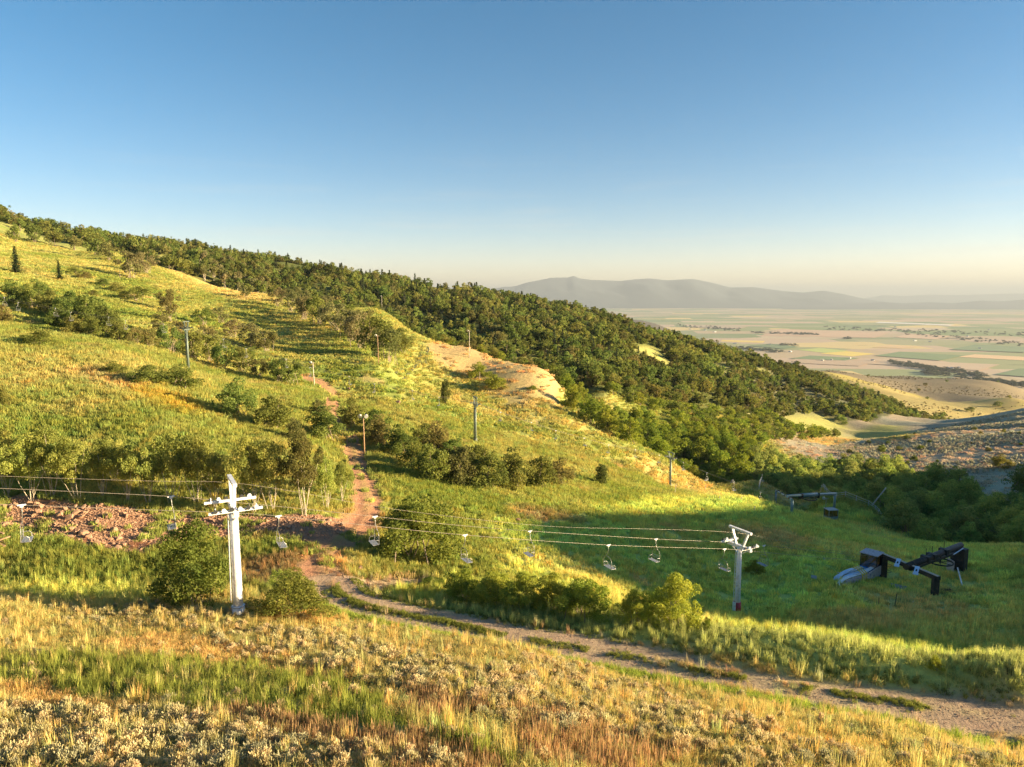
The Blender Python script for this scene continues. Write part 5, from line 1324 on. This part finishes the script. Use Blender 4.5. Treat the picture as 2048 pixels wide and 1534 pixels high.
def pole(px, py, hpx, label, lamps=1, mat='pole_wood', r=.11, name="light_pole", lean=0.0):
    p, d = hit1(px, py); h = hpx * d / FPX; o = empty(name, p); tag(o, label, "light pole")
    MB().tube([(0, 0, -.4), (lean * h * .5, 0, h * .5), (lean * h, 0, h)], [r, r * .85, r * .7], 9).build("mast", M[mat], o, True)
    MB().bar((lean * h - .45, 0, h - .22), (lean * h + .45, 0, h - .22), .08, .08).build("bracket", M['wood'], o)
    for s in ((-1, 1) if lamps == 2 else (-1,)):
        MB().tube([(lean * h + s * .5, -.16, h - .15), (lean * h + s * .42, .10, h - .02), (lean * h + s * .40, .3, h + .02)], [.30, .24, .12], 10).build("floodlight", M['lamp'], o, True)
pole(729, 908, 78, "tall brown light pole with two floodlights beside the dirt track", 2, r=.12, lean=-.01)
pole(629, 778, 54, "grey light pole with a single floodlight at the upper bend of the track", 1, 'wood', .13, lean=-.03)
pole(757, 730, 60, "brown light pole in front of the twiggy row's lower end", 1, lean=-.01)
pole(939, 715, 54, "light pole standing on the bare tan shoulder", 1, 'wood')
pole(764, 622, 30, "small distant light pole at the edge of the wooded slope", 1, 'wood')
pole(1650, 1040, 46, "thin lamp mast rising beside the small operator hut", 1, 'slate_steel', .05)
# leaning utility pole behind the fence
p, d = hit1(1742, 1018); a = p + Vector((0, .8, 0)); sc_ = d / FPX
o = MB().tube([(0, 0, -.3), (42 * sc_, 2.0, 36 * sc_)], [.16, .12], 8).build("leaning_pole", M['wood'], None, True); o.location = a; tag(o, "grey bare pole leaning steeply out of the thicket behind the rail fence", "pole")

def rail_fence(line, label, gap=2.3):
    P = smooth_line(line_px(line), 8); L = np.r_[0, np.cumsum(np.hypot(*np.diff(P[:, :2], axis=0).T))]
    n = max(2, int(L[-1] / gap)); s_ = np.linspace(0, L[-1], n + 1); X = np.interp(s_, L, P[:, 0]); Y = np.interp(s_, L, P[:, 1])
    o = empty("rail_fence", (X[0], Y[0], float(H(X[0], Y[0])))); tag(o, label, "fence"); base = Vector(o.location)
    pts_ = [Vector((a, b, float(H(a, b)))) - base for a, b in zip(X, Y)]
    for i, p in enumerate(pts_):
        hgt = 1.5 if i not in (4, 7) else 2.6
        MB().tube([p + Vector((0, 0, -.3)), p + Vector((random.uniform(-.04, .04), 0, hgt))], .07, 7).build("fence_post", M['fence'], o, True)
        if i:
            for z_ in (.50, .92, 1.36):
                MB().tube([pts_[i-1] + Vector((0, -.08, z_ + random.uniform(-.03, .03))), p + Vector((0, -.08, z_ + random.uniform(-.03, .03)))], .045, 6).build("rail", M['fence'], o, True)
rail_fence([(1518,978),(1545,973),(1600,975),(1650,985),(1690,996),(1720,1008),(1742,1018),(1758,1034),(1771,1057)], "weathered three-rail wooden fence curving round the return terminal at the thicket's edge")
plank(1722, 1016, 1735, 1017, .9, .12, 'concrete', "pale concrete slab lying inside the bend of the rail fence", "slab", .05, "slab")
# lower rail line left of the fence
rail_fence([(1345,925),(1380,938),(1412,952),(1440,962),(1468,975)], "low dark rail fence running down the meadow edge to the return terminal", 4.0)

# ------------------------------------------------------------------ green chairlift climbing the hill
G1, g1 = hit1(1340, 974); G2, g2 = hit1(951, 883); G3, g3 = hit1(377, 740)
def gh(d, b, a): return (b - a) * d / FPX * 1.03
gt = [(G1, gh(g1, 974, 918), gh(g1, 974, 905), "dull green lift tower with a black foot at the lower end of the hill meadow"), (G2, gh(g2, 883, 812), gh(g2, 883, 795), "dull green lift tower in the middle of the hill meadow above the thicket"), (G3, gh(g3, 740, 662), gh(g3, 740, 645), "dull green lift tower with open top frame on the upper left meadow")]
dirs = []
for i, (Gp, ha, ht_, lab) in enumerate(gt):
    nxt = G1 - G2 if i < 2 else G2 - G3
    hd = math.atan2(nxt.y, nxt.x)
    lift_tower(Gp, ha, ht_, .27, .20, lab, False, hd, 'green_steel', 1.15, 3)
    dirs.append(hd)
T_end = m0 + Vector((0, 0, -.5))
up = pt(-260, 520, 150)
for off, nm in ((-1.15, "near"), (1.15, "far")):
    pts_ = [T_end + Vector((0, off, 0))]
    for i, (Gp, ha, ht_, lab) in enumerate(gt):
        hd = dirs[i]; pts_.append(Gp + Vector((-math.sin(hd) * off, math.cos(hd) * off, ha + .55)))
    pts_.append(Vector(up) + Vector((0, off, 0)))
    full = []
    for a, b in zip(pts_[:-1], pts_[1:]):
        for k in range(8):
            t = k / 8; q = a.lerp(b, t); q.z -= 1.6 * 4 * t * (1 - t) * ((b - a).length / 60) ** 1.0; full.append(q)
    full.append(pts_[-1])
    o = MB().tube(full, .016, 5).build("haul_cable", M['cable'], None, True); tag(o, nm + " strand of the thin haul cable of the green chairlift on the hill", "cable", "green chairlift haul cable strands")
    L = np.r_[0, np.cumsum([(b - a).length for a, b in zip(full[:-1], full[1:])])]; A = np.array([tuple(q) for q in full])
    s_ = 6.0 + (5 if off > 0 else 0)
    while s_ < L[-1]:
        q = [float(np.interp(s_, L, A[:, j])) for j in range(3)]; j = int(np.searchsorted(L, s_)) ; j = min(max(j, 1), len(full) - 1); dv = full[j] - full[j-1]
        near = min((Vector(q) - (Gp + Vector((0, 0, ha)))).length for Gp, ha, _, _ in gt)
        u_, v_, _d = project(np.array(q))
        if near > 3 and -30 < u_ < 2080: hang_chair(Vector(q), math.atan2(dv.y, dv.x) + (math.pi if off > 0 else 0), "small empty chair on the %s strand of the green chairlift up the hill" % nm, "chairs of the green chairlift, %s strand" % nm, .8)
        s_ += 12.5

# ------------------------------------------------------------------ far farms and shelter belts on the valley floor
FARMS = [(1430,664),(1380,659),(1540,690),(1580,704),(1645,722),(1663,721),(1700,718),(1745,722),(1895,737),(1905,738),(1918,737),(1815,728),(1790,654),(1935,673),(1960,698),(1978,660),(1830,682),(1860,684),(1470,688),(1410,661)]
for i, (px, py) in enumerate(FARMS):
    p = on_plain(np.array([px]), np.array([py]))[0]; o = empty("farm_building", p, random.uniform(0, 3)); s = random.uniform(14, 30)
    tag(o, "tiny pale farm building far out on the hazy valley floor", "building", "farm buildings on the valley floor")
    MB().box((0, 0, 3), (s, s * .5, 6)).build("wall", M['wall'], o)
    MB().add([(-s/2-1, -s*.25-1, 6), (s/2+1, -s*.25-1, 6), (s/2+1, 0, 9.5), (-s/2-1, 0, 9.5), (-s/2-1, s*.25+1, 6), (s/2+1, s*.25+1, 6)], [(0, 1, 2, 3), (3, 2, 5, 4), (0, 3, 4), (1, 5, 2)]).build("roof", M['roof'], o)
BELTS = [((1780,722),(1960,748),90,(0,7)), ((1560,740),(1600,725),14,(0,3)), ((1410,688),(1560,703),60,(0,4)), ((1500,664),(1640,668),60,(0,3)), ((1640,655),(2048,668),110,(-2,5)), ((1690,676),(1700,677),8,(0,2)), ((1560,690),(1590,690),14,(0,2)), ((1800,662),(2048,690),60,(-3,6)), ((1350,650),(1480,660),50,(-2,4)), ((1850,742),(2048,770),60,(0,6))]
bx = []
for (a0, b0), (a1, b1), n, (j0, j1) in BELTS:
    f = rng.random(n); q = on_plain(a0 + (a1 - a0) * f + rng.normal(size=n) * 2, b0 + (b1 - b0) * f + rng.uniform(j0, j1, n)); bx.append(q)
bx = np.vstack(bx); hb = rng.uniform(9, 20, len(bx))
scatter("valley_trees", wood_protos[:3], bx, rng.uniform(0, 6.28, len(bx)), hb * rng.uniform(1.4, 3.2, len(bx)), np.full((len(bx), 3), .07) * np.array([1, 1.15, .6]), rng.integers(0, 3, len(bx)), sz=hb)
# scattered trees on the golden slope past the wood
x, y = fill([PD(*q) for q in [(1640,900),(1600,1200),(2080,1250),(2080,560),(1900,560),(1850,700)]], 36, .5)
sel = rng.random(len(x)) < .16; x, y = x[sel], y[sel]
for a, b in zip(x, y):
    h = random.uniform(3, 6); plant('far_tree', (a, b, float(H(a, b)) - .2), h, h * random.uniform(1, 1.8), random.choice(OAK), "oak_tree", "lone dark tree on the golden slope past the end of the wood", "tree", "scattered trees past the wood")
x, y = fill([PD(*q) for q in [(1720,232),(1660,330),(1820,385),(2200,420),(2200,200),(1960,185)]], 1.7, .5)
v = shoot(x, y, H(x, y), .5) & (fbm(x, y, 20, 3) > .0); x, y = x[v], y[v]
scatter("hill_sagebrush", [sage_mesh("hill_sage", 560 + i, 160, M['grass_i'], .20) for i in range(3)], np.stack([x, y, H(x, y)], 1), rng.uniform(0, 6.28, len(x)), rng.uniform(.4, .95, len(x)), np.array([.50, .475, .33]) * rng.uniform(.7, 1.15, (len(x), 1)), rng.integers(0, 3, len(x)))
x, y = fill([PD(*q) for q in [(1600,720),(1600,1300),(2200,1300),(2200,480),(1890,560),(1850,660)]], 9, .5)
v = shoot(x, y, H(x, y), 2) & (fbm(x, y, 90, 3) > .02); x, y = x[v], y[v]
scatter("far_scrub", wood_protos[:3], np.stack([x, y, H(x, y) - .1], 1), rng.uniform(0, 6.28, len(x)), rng.uniform(1.2, 3.4, len(x)), np.array([.20, .17, .085]) * rng.uniform(.7, 1.2, (len(x), 1)), rng.integers(0, 3, len(x)), sz=rng.uniform(.7, 1.8, len(x)))
# wheel marks pressed into the meadow below the tan shoulder
c0 = smooth_line(line_px([(868,684),(850,700),(832,722),(812,742),(800,754)]), 8)
for off in (-.9, .9):
    d = np.gradient(c0[:, :2], axis=0); nrm = np.stack([-d[:, 1], d[:, 0]], 1); nrm /= np.linalg.norm(nrm, axis=1, keepdims=True) + 1e-9
    L_, R_ = c0[:, :2] + nrm * (off - .28), c0[:, :2] + nrm * (off + .28); v = []
    for p in np.stack([L_, R_], 1).reshape(-1, 2): v.append((p[0], p[1], float(H(p[0], p[1])) + .22))
    n = len(c0); o = link(bpy.data.objects.new("path", mesh_np("path", np.array(v), [(2*i, 2*i+1, 2*i+3, 2*i+2) for i in range(n - 1)], M['mud']))); tag(o, kind="structure")
# alike things of a large group are told apart by where in the group they stand
bpy.context.view_layer.update()
by = {}
for o in scene.objects:
    if o.parent is None and "label" in o and "group" in o: by.setdefault(o["label"], []).append(o)
for lab, os_ in by.items():
    if len(os_) < 6 or len(lab.split()) > 13: continue
    P = np.array([tuple(o.location) for o in os_]); u, v, d = project(P)
    a1, a2 = np.quantile(u, [1/3, 2/3]); big_ = len(os_) > 24; b1, b2 = np.quantile(d, [1/3, 2/3] if big_ else [.5, .5])
    for o, uu, dd in zip(os_, u, d):
        o["label"] = lab + ", " + ("front" if dd <= b1 else "back" if dd >= b2 else "middle") + " " + ("left" if uu < a1 else "right" if uu > a2 else "centre")
print("objects", len(scene.objects))
